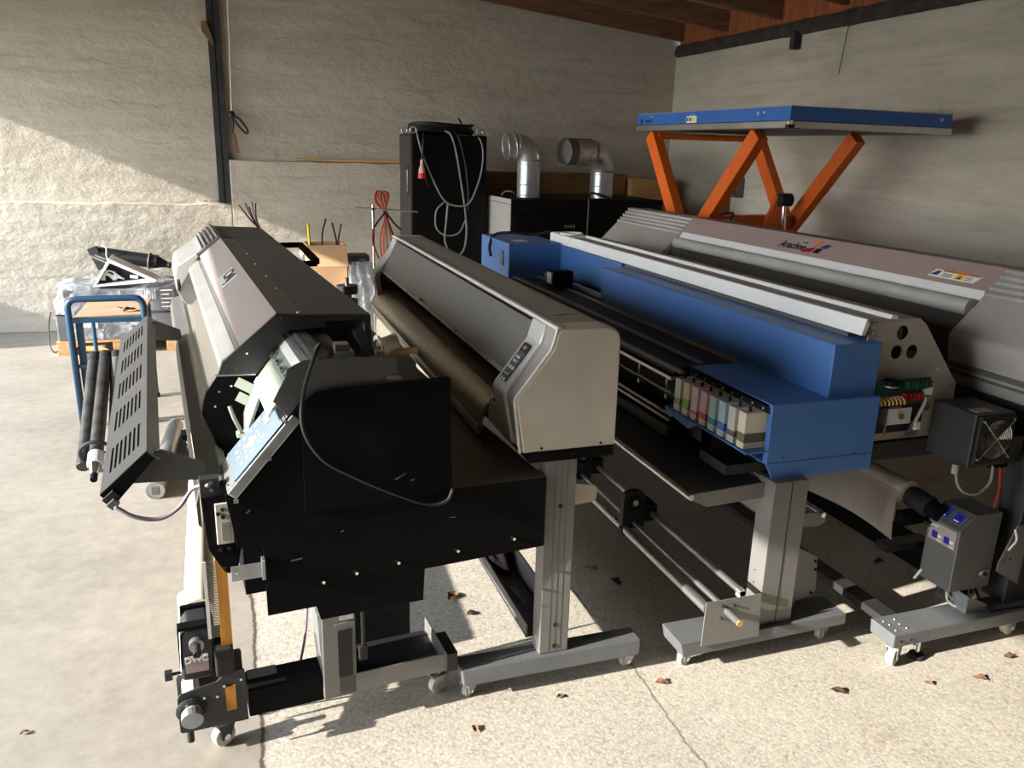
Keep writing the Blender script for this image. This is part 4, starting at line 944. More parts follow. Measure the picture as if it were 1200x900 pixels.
    for i, (dx, dz, m) in enumerate(((-.10, .12, 'darkredcable'), (-.06, .13, 'cable'), (-.02, .14, 'lilac'), (.0, .13, 'cable'), (-.08, .09, 'darkredcable'), (-.04, .11, 'cable'))):
        cable([(.225, 3.15, 1.22), (.20+dx*.4, 3.17, 1.27+dz*.2), (.20+dx, 3.18, 1.26+dz)], .004, m, 'wire', p)
    return p
black_printer()
# cream paper tube in the take-up
single(MB().cyl(w1(-.362, .22, .335), w1(-.235, 2.35, .40), .046, 28), 'paper_roll', 'paper', 'cream paper roll in the take up at the left of the black ended printer', 'paper roll', w1(-.3, 1.2, .30), smooth='auto')
# pale tube lying on the floor
t = thing('metal_tube', 'pale grey metal tube lying on the floor, end showing under the slotted shield', 'tube', (-.459, 4.6, 0))
MB().pipe((-.459, 4.16, .046), (-.42, 5.2, .046), .046, .038).build('tube', 'steel', t, smooth='auto')
MB().cyl((-.459, 4.165, .046), (-.459, 4.2, .046), .039, 20).build('end_plug', 'alu', t)
MB().box(-.48, -.438, 4.160, 4.17, .025, .067).build('square_socket', 'midgrey', t, bevel=.004)
# mauve lead lying on the floor
single(MB().tube(catmull([w1(-.06, .0, .43), w1(-.07, .02, .30), w1(-.10, .06, .14), w1(-.17, .10, .03), w1(-.22, .10, .008), w1(-.24, .16, .006)], 8), .004, 8), 'floor_lead', 'lilac', 'thin mauve lead hanging from the black end plate to the floor by the stand bar', 'cable', w1(-.2, .1, 0), smooth=True)
# ------------------------------------------------------------------ pinkish printer by the right wall (fourth machine)
def pink_printer():
    p = thing('large_format_printer', 'long printer with pinkish grey lid, coloured lettering and finned silver caps by the right wall', 'printer', (2.8, 2.0, 0))
    CA, CB, Y0, Y1 = 2.41, 4.78, 1.55, 5.72
    cap = roundpoly([(2.905, 1.356), (2.889, 1.360), (2.640, 1.112), (2.640, 1.08), (2.665, .965), (2.70, .90), (3.05, .88), (3.05, 1.35)], [0, .01, .035, .02, .05, .04, 0, 0], 6)
    for y0, y1 in ((Y0, CA), (CB, Y1)):
        c = MB().xz(cap, y0, y1).build('end_cap', 'caplow', p, bevel=.006, smooth='auto')
        for i in range(5):
            x = 2.872-i*.021; z = 1.347-i*.0213
            MB().tube([(x, y0+.005, z), (x, y1-.003, z)], .009, 8).build('fin', 'capfin', c, smooth=True)
        MB().box(2.665, 2.668, y0, y1, .955, .967).build('seam', 'dkgrey', c)
    MB().xz([(2.668, .985), (2.655, .98), (2.652, 1.0), (2.664, 1.004)], Y0, CA-.002).build('cap_groove', 'midgrey', p)
    e = MB().box(2.735, 2.737, 5.24, 5.25, 1.20, 1.203).build('cap_seam', 'whitetrim', p)
    # lid and back panel between the caps
    lid = MB().xz([(2.800, 1.266), (2.889, 1.358), (2.893, 1.352), (2.806, 1.26)], CA, CB).build('lid', 'pinkgrey', p)
    MB().xz([(2.889, 1.358), (3.06, 1.348), (3.06, 1.34), (2.893, 1.35)], Y0+.0, Y1).build('roof_panel', 'brownpan', p)
    MB().box(2.95, 3.06, Y0, Y1, .75, 1.345).build('spine_panel', 'charcoal', p)
    MB().xz([(2.796, 1.263), (2.803, 1.269), (2.785, 1.232), (2.776, 1.226), (2.77, 1.232)], CA+.002, CB-.01).build('lid_lip', 'white', p, bevel=.002)
    MB().cyl((2.738, CA+.004, 1.205), (2.738, CB-.05, 1.205), .034, 24).build('roller_cover', 'capfin', p, smooth='auto')
    ac = [(2.72, 1.18), (2.70, 1.12), (2.69, 1.05), (2.70, .98)]
    mb = MB(); mb.grid(lambda u, v: (lambda q: (q.x, CA+.004+(CB-CA-.01)*u, q.y))(Vector(ac[min(2, int(v*3))]).lerp(Vector(ac[min(2, int(v*3))+1]), v*3-min(2, int(v*3)))), 4, 6)
    mb.build('smoked_cover', 'smoke', p, smooth=True)
    MB().box(2.80, 2.95, CA, CB, .9, 1.24).build('inner_body', 'dkgrey', p)
    MB().box(2.74, 2.80, CA, CB, .98, 1.08).build('inner_rail', 'midgrey', p)
    for i, y in enumerate((2.9, 3.4, 3.9, 4.4)): MB().box(2.72, 2.74, y, y+.05, 1.0, 1.04).build('roller_arm', 'beigetop', p)
    for y in (4.82, 5.05, 5.35, 5.6): bolt(p, (2.91, y, 1.356), (0, 0, 1), .006, .006)
    # lettering and colour flag on the lid
    u = Vector((0, -1, 0)); v = Vector((.089, 0, .092)).normalized(); n = Vector((-.092, 0, .089)).normalized()
    L0 = Vector((2.800, 0, 1.266))
    def LP(t, y, h=.001): return L0+v*t+n*h+Vector((0, y, 0))
    text('Arachne', .062, 'inkblack', lid, LP(.052, 3.680), u, v, 'lettering', shear=.25)
    text('mobile', .014, 'greenwire', lid, LP(.083, 3.60), u, v, 'small_lettering')
    def quad(pts, m, nm='colour_block'): return MB().hull([LP(t, y, .0) for t, y in pts], [LP(t, y, .0022) for t, y in pts]).build(nm, m, lid)
    quad([(.022, 3.585), (.030, 3.515), (.062, 3.500), (.050, 3.560)], 'pcbred'); quad([(.066, 3.530), (.066, 3.495), (.108, 3.478), (.108, 3.512)], 'stickor')
    quad([(.030, 3.500), (.030, 3.455), (.060, 3.445), (.060, 3.485)], 'inkblack'); quad([(.066, 3.475), (.066, 3.425), (.090, 3.405), (.094, 3.445)], 'stickblue')
    quad([(.083, 4.70), (.083, 4.66), (.088, 4.66), (.088, 4.70)], 'midgrey', 'mark')
    sk = quad([(.026, 2.735), (.026, 2.500), (.066, 2.480), (.066, 2.715)], 'sticker', 'warning_sticker')
    def sq(pts, m, nm): return MB().hull([LP(t, y, .0022) for t, y in pts], [LP(t, y, .003) for t, y in pts]).build(nm, m, sk)
    sq([(.058, 2.675), (.058, 2.49), (.066, 2.482), (.066, 2.675)], 'stickor', 'orange_band')
    sq([(.034, 2.725), (.034, 2.69), (.058, 2.68), (.058, 2.70)], 'stickblue', 'hand_symbol'); sq([(.03, 2.60), (.03, 2.56), (.06, 2.555), (.06, 2.59)], 'stickyel', 'yellow_panel')
    sq([(.032, 2.595), (.032, 2.568), (.053, 2.573)], 'inkblack', 'warning_triangle')
    for i in range(3): sq([(.032+i*.007, 2.665), (.032+i*.007, 2.615), (.035+i*.007, 2.615), (.035+i*.007, 2.665)], 'midgrey', 'text_line')
    sq([(.060, 2.645), (.060, 2.615), (.064, 2.615), (.064, 2.645)], 'inkblack', 'text_line'); sq([(.060, 2.54), (.060, 2.505), (.064, 2.505), (.064, 2.54)], 'inkblack', 'text_line')
    for i in range(3): sq([(.032+i*.008, 2.55), (.032+i*.008, 2.515), (.035+i*.008, 2.515), (.035+i*.008, 2.55)], 'midgrey', 'text_line')
    # lower body and beams
    MB().xz([(2.70, .90), (2.76, .78), (3.0, .74), (3.05, .90)], Y0, Y1).build('body_shell', 'charcoal', p, bevel=.004)
    MB().box(2.62, 2.95, 2.1, 5.4, .66, .74).build('body_beam', 'black', p)
    # fan box
    fb = MB().box(2.425, 2.605, 2.035, 2.225, .705, .905).build('fan_box', 'charcoal', p, bevel=.004)
    fr = MB().holes(rect(2.44, 2.598, .722, .897), [circ(2.519, .812, .07, 28)], lambda a, b: (a, 2.035, b), (0, -1, 0), .012).build('fan_frame', 'rubber', fb)
    MB().cyl((2.519, 2.033, .812), (2.519, 2.034, .812), .07, 28).build('fan_well', 'inkblack', fb)
    MB().cyl((2.519, 2.028, .812), (2.519, 2.0335, .812), .024, 18).build('fan_hub', 'dkgrey', fb)
    gd = MB()
    for i in range(8): gd.torus((2.519, 2.019, .812), (0, -1, 0), .012+i*.0082, .0013, 30, 5)
    for a in (45, 135): gd.cyl((2.519+.1*cos(R(a)), 2.017, .812+.1*sin(R(a))), (2.519-.1*cos(R(a)), 2.017, .812-.1*sin(R(a))), .0022, 6)
    gd.build('finger_guard', 'chrome', fb)
    for a in (45, 135, 225, 315): bolt(fb, (2.519+.1*cos(R(a)), 2.021, .812+.1*sin(R(a))), (0, -1, 0), .006, .005)
    MB().box(2.45, 2.53, 2.06, 2.10, .905, .9062).build('label', 'plate', fb)
    MB().box(2.60, 2.69, 2.05, 2.2, .70, .80).build('fan_bracket', 'charcoal', p)
    cable([(2.40, 2.06, .70), (2.405, 2.04, .64), (2.44, 2.03, .61), (2.50, 2.03, .605), (2.55, 2.035, .64), (2.555, 2.04, .70)], .005, 'greycable', 'lead', p)
    MB().cyl((2.40, 2.06, .68), (2.40, 2.06, .715), .012, 10).build('gland', 'greycable', p)
    cable([(2.58, 2.03, .695), (2.595, 2.03, .62), (2.605, 2.04, .56), (2.60, 2.04, .53)], .006, 'darkredcable', 'lead', p)
    # stand
    ft = MB().hull([(2.135, 1.946, .08), (3.10, 1.948, .08), (3.10, 2.06, .08), (2.135, 2.06, .08)], [(2.13, 1.942, .135), (3.10, 1.945, .135), (3.10, 2.062, .135), (2.13, 2.062, .135)]).build('foot', 'foot', p, bevel=.004)
    for x in (2.165, 2.21): MB().cyl((x, 1.941, .105), (x, 1.95, .105), .005, 10).build('hole', 'rubber', ft)
    for x, y in ((2.16, 1.97), (2.21, 1.97), (2.16, 2.03), (2.21, 2.03), (2.165, 2.005), (2.205, 2.0)): bolt(ft, (x, y, .135), (0, 0, 1), .0045, .003, 'steel')
    caster(p, 2.16, 1.965, .036, .085, .5, 'castergrey', .028); caster(p, 2.75, 2.0, .035, .07, .2, 'casterwhite', .028)
    gl = MB().cyl((2.285, 1.975, .0), (2.285, 1.975, .014), .032, 20, .026).build('levelling_foot', 'rubber', p)
    MB().cyl((2.285, 1.975, .014), (2.285, 1.975, .075), .008, 10).build('screw', 'chrome', gl)
    MB().box(2.70, 2.95, 2.0, 2.1, .135, .74).build('leg', 'charcoal', p, bevel=.003)
    MB().xz([(2.62, .32), (2.68, .47), (2.74, .47), (2.74, .22), (2.62, .29)], 1.99, 1.995).build('leg_bracket', 'leg', p)
    for q in ((2.645, .33), (2.675, .335)): MB().cyl((q[0], 1.988, q[1]), (q[0], 1.992, q[1]), .004, 8).build('hole', 'rubber', p)
    MB().xz(roundpoly([(2.50, .135), (2.50, .205), (2.60, .16), (2.60, .135)], [0, .005, .02, 0], 4), 1.985, 1.99).build('cable_bracket', 'leg', p)
    MB().box(2.50, 2.505, 1.99, 2.06, .135, .205).build('cable_bracket', 'steel', p)
    MB().box(2.20, 2.27, 2.06, 5.2, .09, .12).build('floor_rail', 'charcoal', p); MB().box(2.55, 2.62, 2.06, 5.2, .16, .26).build('stretcher', 'black', p)
    MB().box(2.13, 3.05, 4.95, 5.07, .07, .135).build('foot', 'foot', p); MB().box(2.7, 2.95, 4.97, 5.06, .135, .74).build('leg', 'charcoal', p)
    caster(p, 2.2, 5.0, .035, .07, .3); caster(p, 2.95, 5.0, .035, .07, .3); caster(p, 2.98, 2.0, .035, .07, .3)
    MB().box(2.40, 2.62, 2.30, 2.36, .24, .27).build('arm', 'charcoal', p)
    # control box on the foot
    X0, X1, YA, YB_ = 2.437, 2.628, 2.02, 2.165
    pf = [(YA, .215), (YA, .465), (YA+.0, .465), (YB_, .465)]
    cbx = MB().hull([(X0, YA, .212), (X1, YA, .212), (X1, YB_, .222), (X0, YB_, .222)], [(X0, YA, .462), (X1, YA, .52), (X1, YB_, .52), (X0, YB_, .462)])
    cbx = MB().xz([(X0, .212), (X1, .212), (X1, .518), (X0+.066, .518), (X0, .462)], YA, YB_).build('control_box', 'midgrey', p, bevel=.003)
    d = Vector((.066, 0, .056)).normalized(); n2 = Vector((-.056, 0, .066)).normalized()
    tp = MB().obox(Vector((X0+.033, (YA+YB_)/2, .490))+n2*.0006, d, (0, 1, 0), n2, .037, .062, .0012).build('keypad', 'dkgrey', cbx)
    for y in (YA+.043, YA+.102):
        q = Vector((X0+.033, y, .490))
        MB().obox(q+n2*.002, d, (0, 1, 0), n2, .024, .022, .0012).build('display_rim', 'ctrlpan', tp)
        MB().obox(q+n2*.003, d, (0, 1, 0), n2, .021, .019, .0012).build('display', 'lcdblue', tp)
        MB().obox(q+n2*.0044-d*.014, d, (0, 1, 0), n2, .002, .012, .0003).build('bar_mark', 'white', tp)
    sp = MB().box(X0-.0015, X0, YA+.012, YB_-.012, .38, .452).build('switch_panel', 'beigetop', cbx)
    MB().box(X0-.0025, X0-.0015, YB_-.05, YB_-.02, .436, .442).build('logo_bar', 'white', sp); MB().box(X0-.0025, X0-.0015, YA+.02, YB_-.015, .424, .430).build('pink_bar', 'pinkgrey', sp)
    for y in (YA+.05, YA+.105):
        MB().box(X0-.003, X0-.0015, y-.012, y+.012, .392, .418).build('switch', 'lcdblue', sp)
        MB().box(X0-.003, X0-.0015, y-.030, y-.016, .400, .410).build('mark', 'sticker', sp); MB().box(X0-.003, X0-.0015, y-.034, y-.012, .386, .389).build('mark', 'white', sp)
    MB().box(2.545, 2.56, YA-.003, YA, .268, .288).build('label', 'oldwood', cbx)
    cn = MB().cyl((2.588, YA-.008, .275), (2.588, YA, .275), .015, 16).build('connector', 'steel', cbx)
    MB().cyl((2.588, YA-.012, .275), (2.588, YA-.007, .275), .010, 14).build('socket', 'rubber', cn)
    MB().obox((2.588, YA-.0015, .277), (1, 0, .15), (0, 1, 0), (-.15, 0, 1), .026, .0015, .007).build('connector_flange', 'steel', cn)
    for x in (2.58, 2.60): MB().cyl((x, 2.06, .185), (x, 2.06, .215), .009, 10).build('gland', 'steel', cbx)
    MB().box(2.50, 2.60, 2.07, 2.13, .135, .213).build('post', 'charcoal', p)
    cable([(2.47, 2.06, .215), (2.475, 2.05, .16), (2.51, 2.03, .137), (2.55, 2.03, .155), (2.57, 2.05, .215)], .0045, 'whitecable', 'white_lead', p)
    cable([(2.48, 2.08, .215), (2.49, 2.06, .17), (2.53, 2.04, .142), (2.58, 2.04, .165), (2.60, 2.05, .19), (2.61, 2.05, .20)], .0045, 'whitecable', 'white_lead', p)
    MB().cyl((2.437, 2.155, .24), (2.425, 2.17, .195), .005, 8).build('cable_stub', 'whitecable', p)
    cable([(2.60, 2.05, .195), (2.59, 2.0, .155), (2.60, 1.97, .139), (2.68, 1.965, .139), (2.78, 1.96, .139)], .005, 'cable', 'lead', p)
    cable([(2.66, 1.985, .46), (2.665, 1.975, .42), (2.64, 1.98, .38)], .004, 'whitecable', 'white_lead', p)
    # black take-up motor beside the fabric roll
    tm = MB().cyl((2.445, 2.17, .49), (2.447, 2.275, .497), .042, 20).build('take_up_motor', 'rubber', p, bevel=.006)
    MB().cyl((2.442, 2.12, .487), (2.445, 2.175, .49), .034, 18).build('motor_ring', 'black', tm, bevel=.004)
    MB().cyl((2.42, 2.13, .44), (2.42, 2.16, .44), .010, 10).build('knob', 'chrome', tm)
    MB().box(2.37, 2.62, 2.22, 2.26, .40, .45).build('motor_arm', 'black', p)
    return p
pink_printer()
# white fabric on its roll, hem hanging down
fr = thing('fabric_roll', 'roll of white fabric with a loose hem hanging behind the blue printer leg', 'fabric roll', (2.40, 3.0, .40))
MB().cyl((2.445, 2.285, .50), (2.45, 4.6, .50), .052, 28).build('roll', 'fabric', fr, smooth='auto')
def hem(u, v):
    y = 2.29+1.4*u; drop = (.175-.012*sin(9*u)) * v
    return (2.393-.05*v-.01*sin(12*u+3*v)*v, y-.06*v*(1-u), .515-drop)
MB().grid(hem, 26, 10, .0015).build('loose_hem', 'fabric', fr, smooth=True)

# ------------------------------------------------------------------ scissor lift table
def lift():
    p = thing('lift_table', 'blue scissor lift table with orange legs raised high beside the right wall', 'lift table', (3.14, 4.24, 0), R(3), frame='L')
    Lx, Ly = 1.29, 1.78
    MB().box(0, Lx, 0, Ly, 1.967, 2.048).build('platform', 'liftblue', p, bevel=.003)
    MB().box(.004, Lx-.004, .004, Ly-.004, 2.048, 2.052).build('deck', 'plate', p)
    mb = MB(); mb.box(-.008, .03, -.004, Ly+.004, 1.926, 1.965); mb.box(.03, Lx+.004, -.008, .03, 1.926, 1.965); mb.box(Lx-.03, Lx+.004, .03, Ly, 1.926, 1.965); mb.box(.03, Lx-.03, Ly-.03, Ly+.004, 1.926, 1.965)
    mb.build('safety_edge', 'alu', p, bevel=.003)
    MB().box(-.012, .03, -.012, .02, 1.923, 1.945).build('corner_block', 'rubber', p)
    MB().box(.0, .02, -.01, .0, 1.945, 1.968).build('edge_end', 'chrome', p)
    for z, y0, m in ((1.95, 0, 'alu'),): pass
    def leg(x0, a, b_, nm='scissor_leg'):
        a = Vector(a); b_ = Vector(b_); d = (b_-a).normalized(); w = Vector((0, d.z, -d.y))
        return MB().obox((x0+.04, (a.y+b_.y)/2, (a.z+b_.z)/2), (1, 0, 0), d, w, .04, (a-b_).length/2, .055).build(nm, 'orange', p, bevel=.004)
    top, bot = 1.905, .40
    for x0, dx in ((.10, .085), (1.10, -.085)):
        leg(x0, (0, 1.76, top), (0, .70, bot)); leg(x0+dx, (0, .55, top), (0, 1.86, bot))
    for y, z in ((1.70, 1.895),): MB().cyl((.15, y, z), (1.13, y, z), .025, 14).build('cross_tube', 'orange', p)
    for y in (.12, 1.68): MB().box(.06, 1.2, y-.02, y+.02, 1.93, 1.966).build('deck_rail', 'brownpan', p)
    for x in (.08, 1.12): MB().box(x, x+.09, .1, 1.7, 1.925, 1.966).build('deck_rail', 'brownpan', p)
    MB().box(.19, 1.00, 1.05, 1.17, 1.22, 1.33).build('torsion_tube', 'orange', p, bevel=.006)
    MB().xz([(.70, 1.22), (.82, 1.48), (.90, 1.48), (.92, 1.22)], 1.02, 1.06).build('lug', 'orange', p, bevel=.004)
    MB().cyl((.90, .93, .40), (.885, .98, .95), .04, 16).build('cylinder', 'rubber', p); MB().cyl((.885, .98, .95), (.87, 1.01, 1.42), .02, 14).build('piston_rod', 'chrome', p)
    MB().cyl((.82, 1.01, 1.45), (.92, 1.01, 1.45), .05, 16).build('cylinder_eye', 'rubber', p)
    mb = MB(); mb.box(.04, 1.25, .45, 2.0, .0, .12); mb.box(.06, .2, .5, .9, .12, .43); mb.box(1.08, 1.22, .5, .9, .12, .43); mb.box(.06, .2, 1.75, 1.98, .12, .43); mb.box(1.08, 1.22, 1.75, 1.98, .12, .43)
    mb.build('base_frame', 'orange', p, bevel=.004)
    MB().cyl((.35, .95, 1.10), (.35, .95, 1.31), .03, 12).build('hose_block', 'steel', p)
    cable([(.35, .95, 1.30), (.33, .9, 1.36), (.36, 1.1, 1.33), (.45, 1.2, 1.28), (.6, 1.1, 1.26)], .008, 'cable', 'hose', p)
    # markings on the side of the platform
    pl = [c for c in p.children if c.name.startswith('platform')][0]
    MB().cyl((-.001, 1.71, 1.995), (.001, 1.71, 1.995), .020, 16).build('badge', 'inkblack', pl); MB().cyl((-.002, 1.71, 1.995), (.0, 1.71, 1.995), .006, 8).build('badge_centre', 'ctrlpan', pl)
    text('MARCO', .030, 'inkblack', pl, (-.0015, 1.60, 1.993), (0, -1, 0), (0, 0, 1))
    sk = MB().box(-.001, 0, .965, 1.09, 1.973, 2.018).build('warning_sticker', 'sticker', pl)
    for y, m in ((1.075, 'stickblue'), (1.045, 'inkblack'), (1.02, 'stickyel'), (.99, 'stickyel')): MB().box(-.002, -.001, y-.009, y+.009, 1.983, 2.008).build('symbol', m, sk)
    for y in (1.58, 1.55, 1.04, 1.005): MB().cyl((-.001, y, 2.027), (.001, y, 2.027), .005, 8).build('rivet', 'white', pl)
    MB().torus((-.001, .30, 2.013), (1, 0, 0), .009, .002, 14, 5).build('ring_mark', 'white', pl); MB().torus((-.001, .24, 2.018), (1, 0, 0), .006, .002, 14, 5).build('ring_mark', 'white', pl)
    MB().torus((1.20, -.001, 2.015), (0, 1, 0), .009, .003, 14, 5).build('ring_mark', 'white', pl)
lift()
single(MB().box(4.30, 4.42, 4.30, 4.42, 2.053, 2.075), 'metal_offcut', 'alu', 'small bright metal offcut lying on the end of the raised lift table', 'offcut', (4.36, 4.36, 2.053))

# ------------------------------------------------------------------ blue trolley and the rollers leaning on it
def trolley():
    p = thing('trolley', 'worn blue tubular trolley with a plywood shelf at the left of the machines', 'trolley', (-.77, 5.45, 0))
    y = 5.45
    hoop = roundpoly([(-.975, 0.015), (-.985, .812), (-.562, .812), (-.56, .015)], [0, .06, .06, 0], 8)
    MB().tube([(x, y, z) for x, z in hoop], .020, 12).build('hoop', 'trolley', p, smooth=True)
    MB().box(-.975, -.565, y-.012, y+.018, .665, .695).build('cross_bar', 'trolley', p, bevel=.004)
    MB().box(-.955, -.915, y+.015, y+.035, .06, .68).build('angle_iron', 'trolley', p, bevel=.002)
    MB().box(-.96, -.56, y-.005, y+.02, .38, .405).build('brace_bar', 'trolley', p, bevel=.003)
    MB().box(-.96, -.575, y+.02, y+.62, .680, .698).build('shelf', 'plywood', p, bevel=.002)
    for x in (-.945, -.59):
        MB().cyl((x, y+.58, .015), (x, y+.58, .68), .014, 10).build('leg', 'trolley', p)
    for x, yy in ((-.975, y), (-.56, y), (-.945, y+.58), (-.59, y+.58)): MB().cyl((x, yy, 0), (x, yy, .03), .02, 12).build('foot_cap', 'rubber', p)
trolley()
def roller(label, a, b_, r, m, knob):
    a = Vector(a); b_ = Vector(b_); d = (b_-a).normalized()
    t = thing('media_roller', label, 'roller', (a.x, a.y, 0), group='rollers leaning on the blue trolley')
    MB().cyl(a, b_, r, 20).build('tube', m, t, bevel=.003)
    MB().cyl(b_-d*.04, b_+d*.015, r*1.12, 18).build('end_cap', 'rubber', t, bevel=.003)
    if knob:
        MB().torus(a+d*.10, d, r*2.2, .010, 26, 8).build('hand_wheel', 'rubber', t, smooth=True)
        MB().bar(a+d*.10+Vector((-r*2.1, 0, 0)), a+d*.10+Vector((r*2.1, 0, 0)), .012, .008).build('wheel_spoke', 'rubber', t)
        MB().cyl(a-d*.0, a+d*.09, r*1.12, 18).build('collar', 'silver', t, bevel=.003)
        MB().cyl(a-d*.07, a, r*.55, 16, r*.95).build('nose', 'chrome', t)
        MB().cyl(a-d*.11, a-d*.06, r*.5, 12).build('tip', 'black', t)
    return t
roller('dark roller leaning on the trolley, farthest from the slotted heater shield', (-.85, 4.60, .045), (-.862, 5.41, .455), .036, 'tubegrey', False)
roller('grey roller with hand wheel and bright knob at its floor end', (-.775, 4.50, .085), (-.80, 5.41, .46), .036, 'tubegrey', True)
roller('pale grey roller leaning on the trolley, partly behind the slotted heater shield', (-.70, 4.62, .045), (-.738, 5.41, .46), .034, 'midgrey', False)
def leaf(c, s, seed, label, m='leaf', group='dry leaves on the floor', lift=.0):
    rnd = random.Random(seed); a = rnd.uniform(0, 6.28)
    def f(u, v):
        t = u; w = (sin(pi*t)**.7)*(1+.25*sin(9*t+seed)); x = (t-.5)*2*s; y = (v-.5)*s*1.1*w
        z = .003+s*.35*(abs(v-.5)*2)**1.4*sin(pi*t)+s*.12*sin(5*t+seed)**2
        return (c[0]+x*cos(a)-y*sin(a), c[1]+x*sin(a)+y*cos(a), c[2]+z)
    return single(MB().grid(f, 8, 6), 'dry_leaf', m, label, 'leaf', c, group, smooth=True)
leaf((-.66, 5.62, .699), .05, 5, 'larger dry leaf lying at the corner of the trolley shelf', group='dry leaves on the trolley shelf')
leaf((-.72, 5.70, .699), .035, 6, 'smaller dry leaf lying further in on the trolley shelf', group='dry leaves on the trolley shelf')

# ------------------------------------------------------------------ pallet with the wrapped machine
p = thing('pallet', 'wooden pallet under the plastic wrapped grey crate by the back wall', 'pallet', (-.97, 7.8, 0))
for i, x in enumerate((-1.45, -1.03, -.61)):
    for y in (7.42, 7.75, 8.06): MB().box(x, x+.10, y, y+.12, .012, .10).build('block', 'wood', p, bevel=.003)
for i in range(5): MB().box(-1.455, -.50, 7.42+i*.165, 7.52+i*.165, .10, .118).build('deck_board', 'wood', p, bevel=.002)
for i, x in enumerate((-1.45, -1.03, -.61)): MB().box(x, x+.10, 7.42, 8.18, .0, .012).build('base_board', 'wood', p)
single(MB().xy([(-1.27, 7.30), (-1.05, 7.28), (-1.12, 7.42), (-1.25, 7.42)], .06, .072).hull([(-1.26, 7.31, 0), (-1.24, 7.31, 0), (-1.24, 7.4, 0), (-1.26, 7.4, 0)], [(-1.26, 7.31, .06), (-1.24, 7.31, .06), (-1.24, 7.4, .06), (-1.26, 7.4, .06)]).hull([(-1.12, 7.31, 0), (-1.10, 7.31, 0), (-1.10, 7.4, 0), (-1.12, 7.4, 0)], [(-1.12, 7.31, .06), (-1.10, 7.31, .06), (-1.10, 7.4, .06), (-1.12, 7.4, .06)]), 'wood_offcut', 'wood', 'pale wooden offcut in front of the pallet', 'wood offcut', (-1.15, 7.35, 0))
c = thing('wrapped_crate', 'grey machine crate bundled in clear stretch wrap on the pallet', 'crate', (-.97, 7.8, .118))
MB().box(-1.44, -.50, 7.44, 8.16, .12, .34).build('case_base', 'wrapbox', c, bevel=.01)
up = MB().box(-1.38, -.50, 7.46, 8.14, .34, .54).build('case_body', 'wrapbox', c, bevel=.015)
MB().box(-1.44, -.50, 7.437, 7.44, .335, .345).build('seam', 'rubber', c)
for i in range(6): MB().box(-.775+i*.02, -.765+i*.02, 7.455, 7.462, .45, .53).build('vent_slot', 'white', up)
MB().box(-.635, -.515, 7.456, 7.462, .36, .555).build('printed_label', 'midgrey', up)
for i in range(5): MB().box(-.625, -.53-(i % 2)*.03, 7.453, 7.457, .38+i*.035, .39+i*.035).build('text_line', 'sticker', up)
MB().box(-1.25, -1.13, 7.434, 7.44, .228, .274).build('paper_label', 'sticker', c); MB().box(-.885, -.80, 7.434, 7.44, .235, .26).build('paper_label', 'sticker', c)
def shroud(u, v):
    a = 2*pi*u; rx, ry = .50, .39; k = 4.
    ca, sa = cos(a), sin(a); q = (abs(ca)**k+abs(sa)**k)**(-1/k)
    rr = 1+.02*sin(14*a+5*v)+.015*sin(31*a-9*v)
    z = .13+.43*v+.03*sin(5*a)*v; sh = 1-.12*max(0, v-.75)/.25
    return (-.97+rx*q*ca*rr*sh, 7.80+ry*q*sa*rr*sh, z)
w = MB().grid(shroud, 72, 12)
def topf(u, v):
    x = -1.43+.92*u; y = 7.43+.74*v
    return (x, y, .555+.035*sin(7*u+4*v)*sin(9*v+u)+.06*max(0, 1-abs(u-.15)*6)*max(0, 1-abs(v-.2)*3)+.02*sin(23*u*v+3))
w.grid(topf, 26, 20); w.build('stretch_wrap', 'wrap', c, smooth=True)
# triangular black duct hood and black tube lying on top
t = thing('bracket_hood', 'triangular white edged black hood lying on the wrapped crate', 'hood', (-.95, 7.8, .62))
o = MB().holes([(-1.145, .555), (-1.005, .795), (-.65, .61), (-.66, .585)], [[(-1.115, .575), (-1.0, .757), (-.715, .612)]], lambda a, b: (a, 7.50, b), (0, 1, 0), .25).build('hood', 'white', t, bevel=.004)
MB().xz([(-1.125, .57), (-1.0, .765), (-.69, .61)], 7.60, 7.61).build('mesh', 'inkblack', t)
rnd = random.Random(4)
for i in range(5): MB().tube(catmull([(-1.09+rnd.uniform(0, .14), 7.55, .605), (-1.06+rnd.uniform(0, .1), 7.56, .64+rnd.uniform(0, .05)), (-.98+rnd.uniform(0, .08), 7.55, .615)], 5), .008, 6).build('torn_film', 'white', t, smooth=True)
MB().cyl((-.86, 7.55, .635), (-.80, 7.56, .625), .016, 10).build('white_plug', 'white', t)
t = thing('exhaust_tube', 'thick black tube lying askew on top of the wrapped crate', 'tube', (-.87, 7.95, .66))
MB().cyl((-1.17, 8.02, .775), (-.66, 7.95, .70), .062, 22).build('tube', 'inkblack', t, bevel=.006)
MB().cyl((-.66, 7.95, .70), (-.575, 7.93, .675), .05, 18, .02).build('nozzle', 'rubber', t); MB().cyl((-.59, 7.93, .678), (-.56, 7.92, .672), .028, 14).build('tip', 'rubber', t)
MB().torus((-.73, 7.96, .708), (1, -.13, -.14), .066, .010, 22, 8).build('strap', 'dkgrey', t, smooth=True)
MB().obox((-1.155, 7.98, .74), (1, 0, .4), (0, 1, 0), (-.4, 0, 1), .04, .03, .10).build('flange', 'charcoal', t, bevel=.004)
cable([(-1.10, 7.93, .86), (-1.07, 7.92, .83), (-1.075, 7.93, .76), (-1.06, 7.93, .72)], .005, 'whitecable', 'wire', t)
MB().box(-.70, -.63, 7.90, 7.91, .635, .652).build('white_tag', 'white', t)
for i in range(2): MB().cyl((-1.20+i*.06, 7.75, .80-i*.005), (-1.02+i*.06, 7.72, .715), .008, 8).build('thin_rod', 'alu', t)
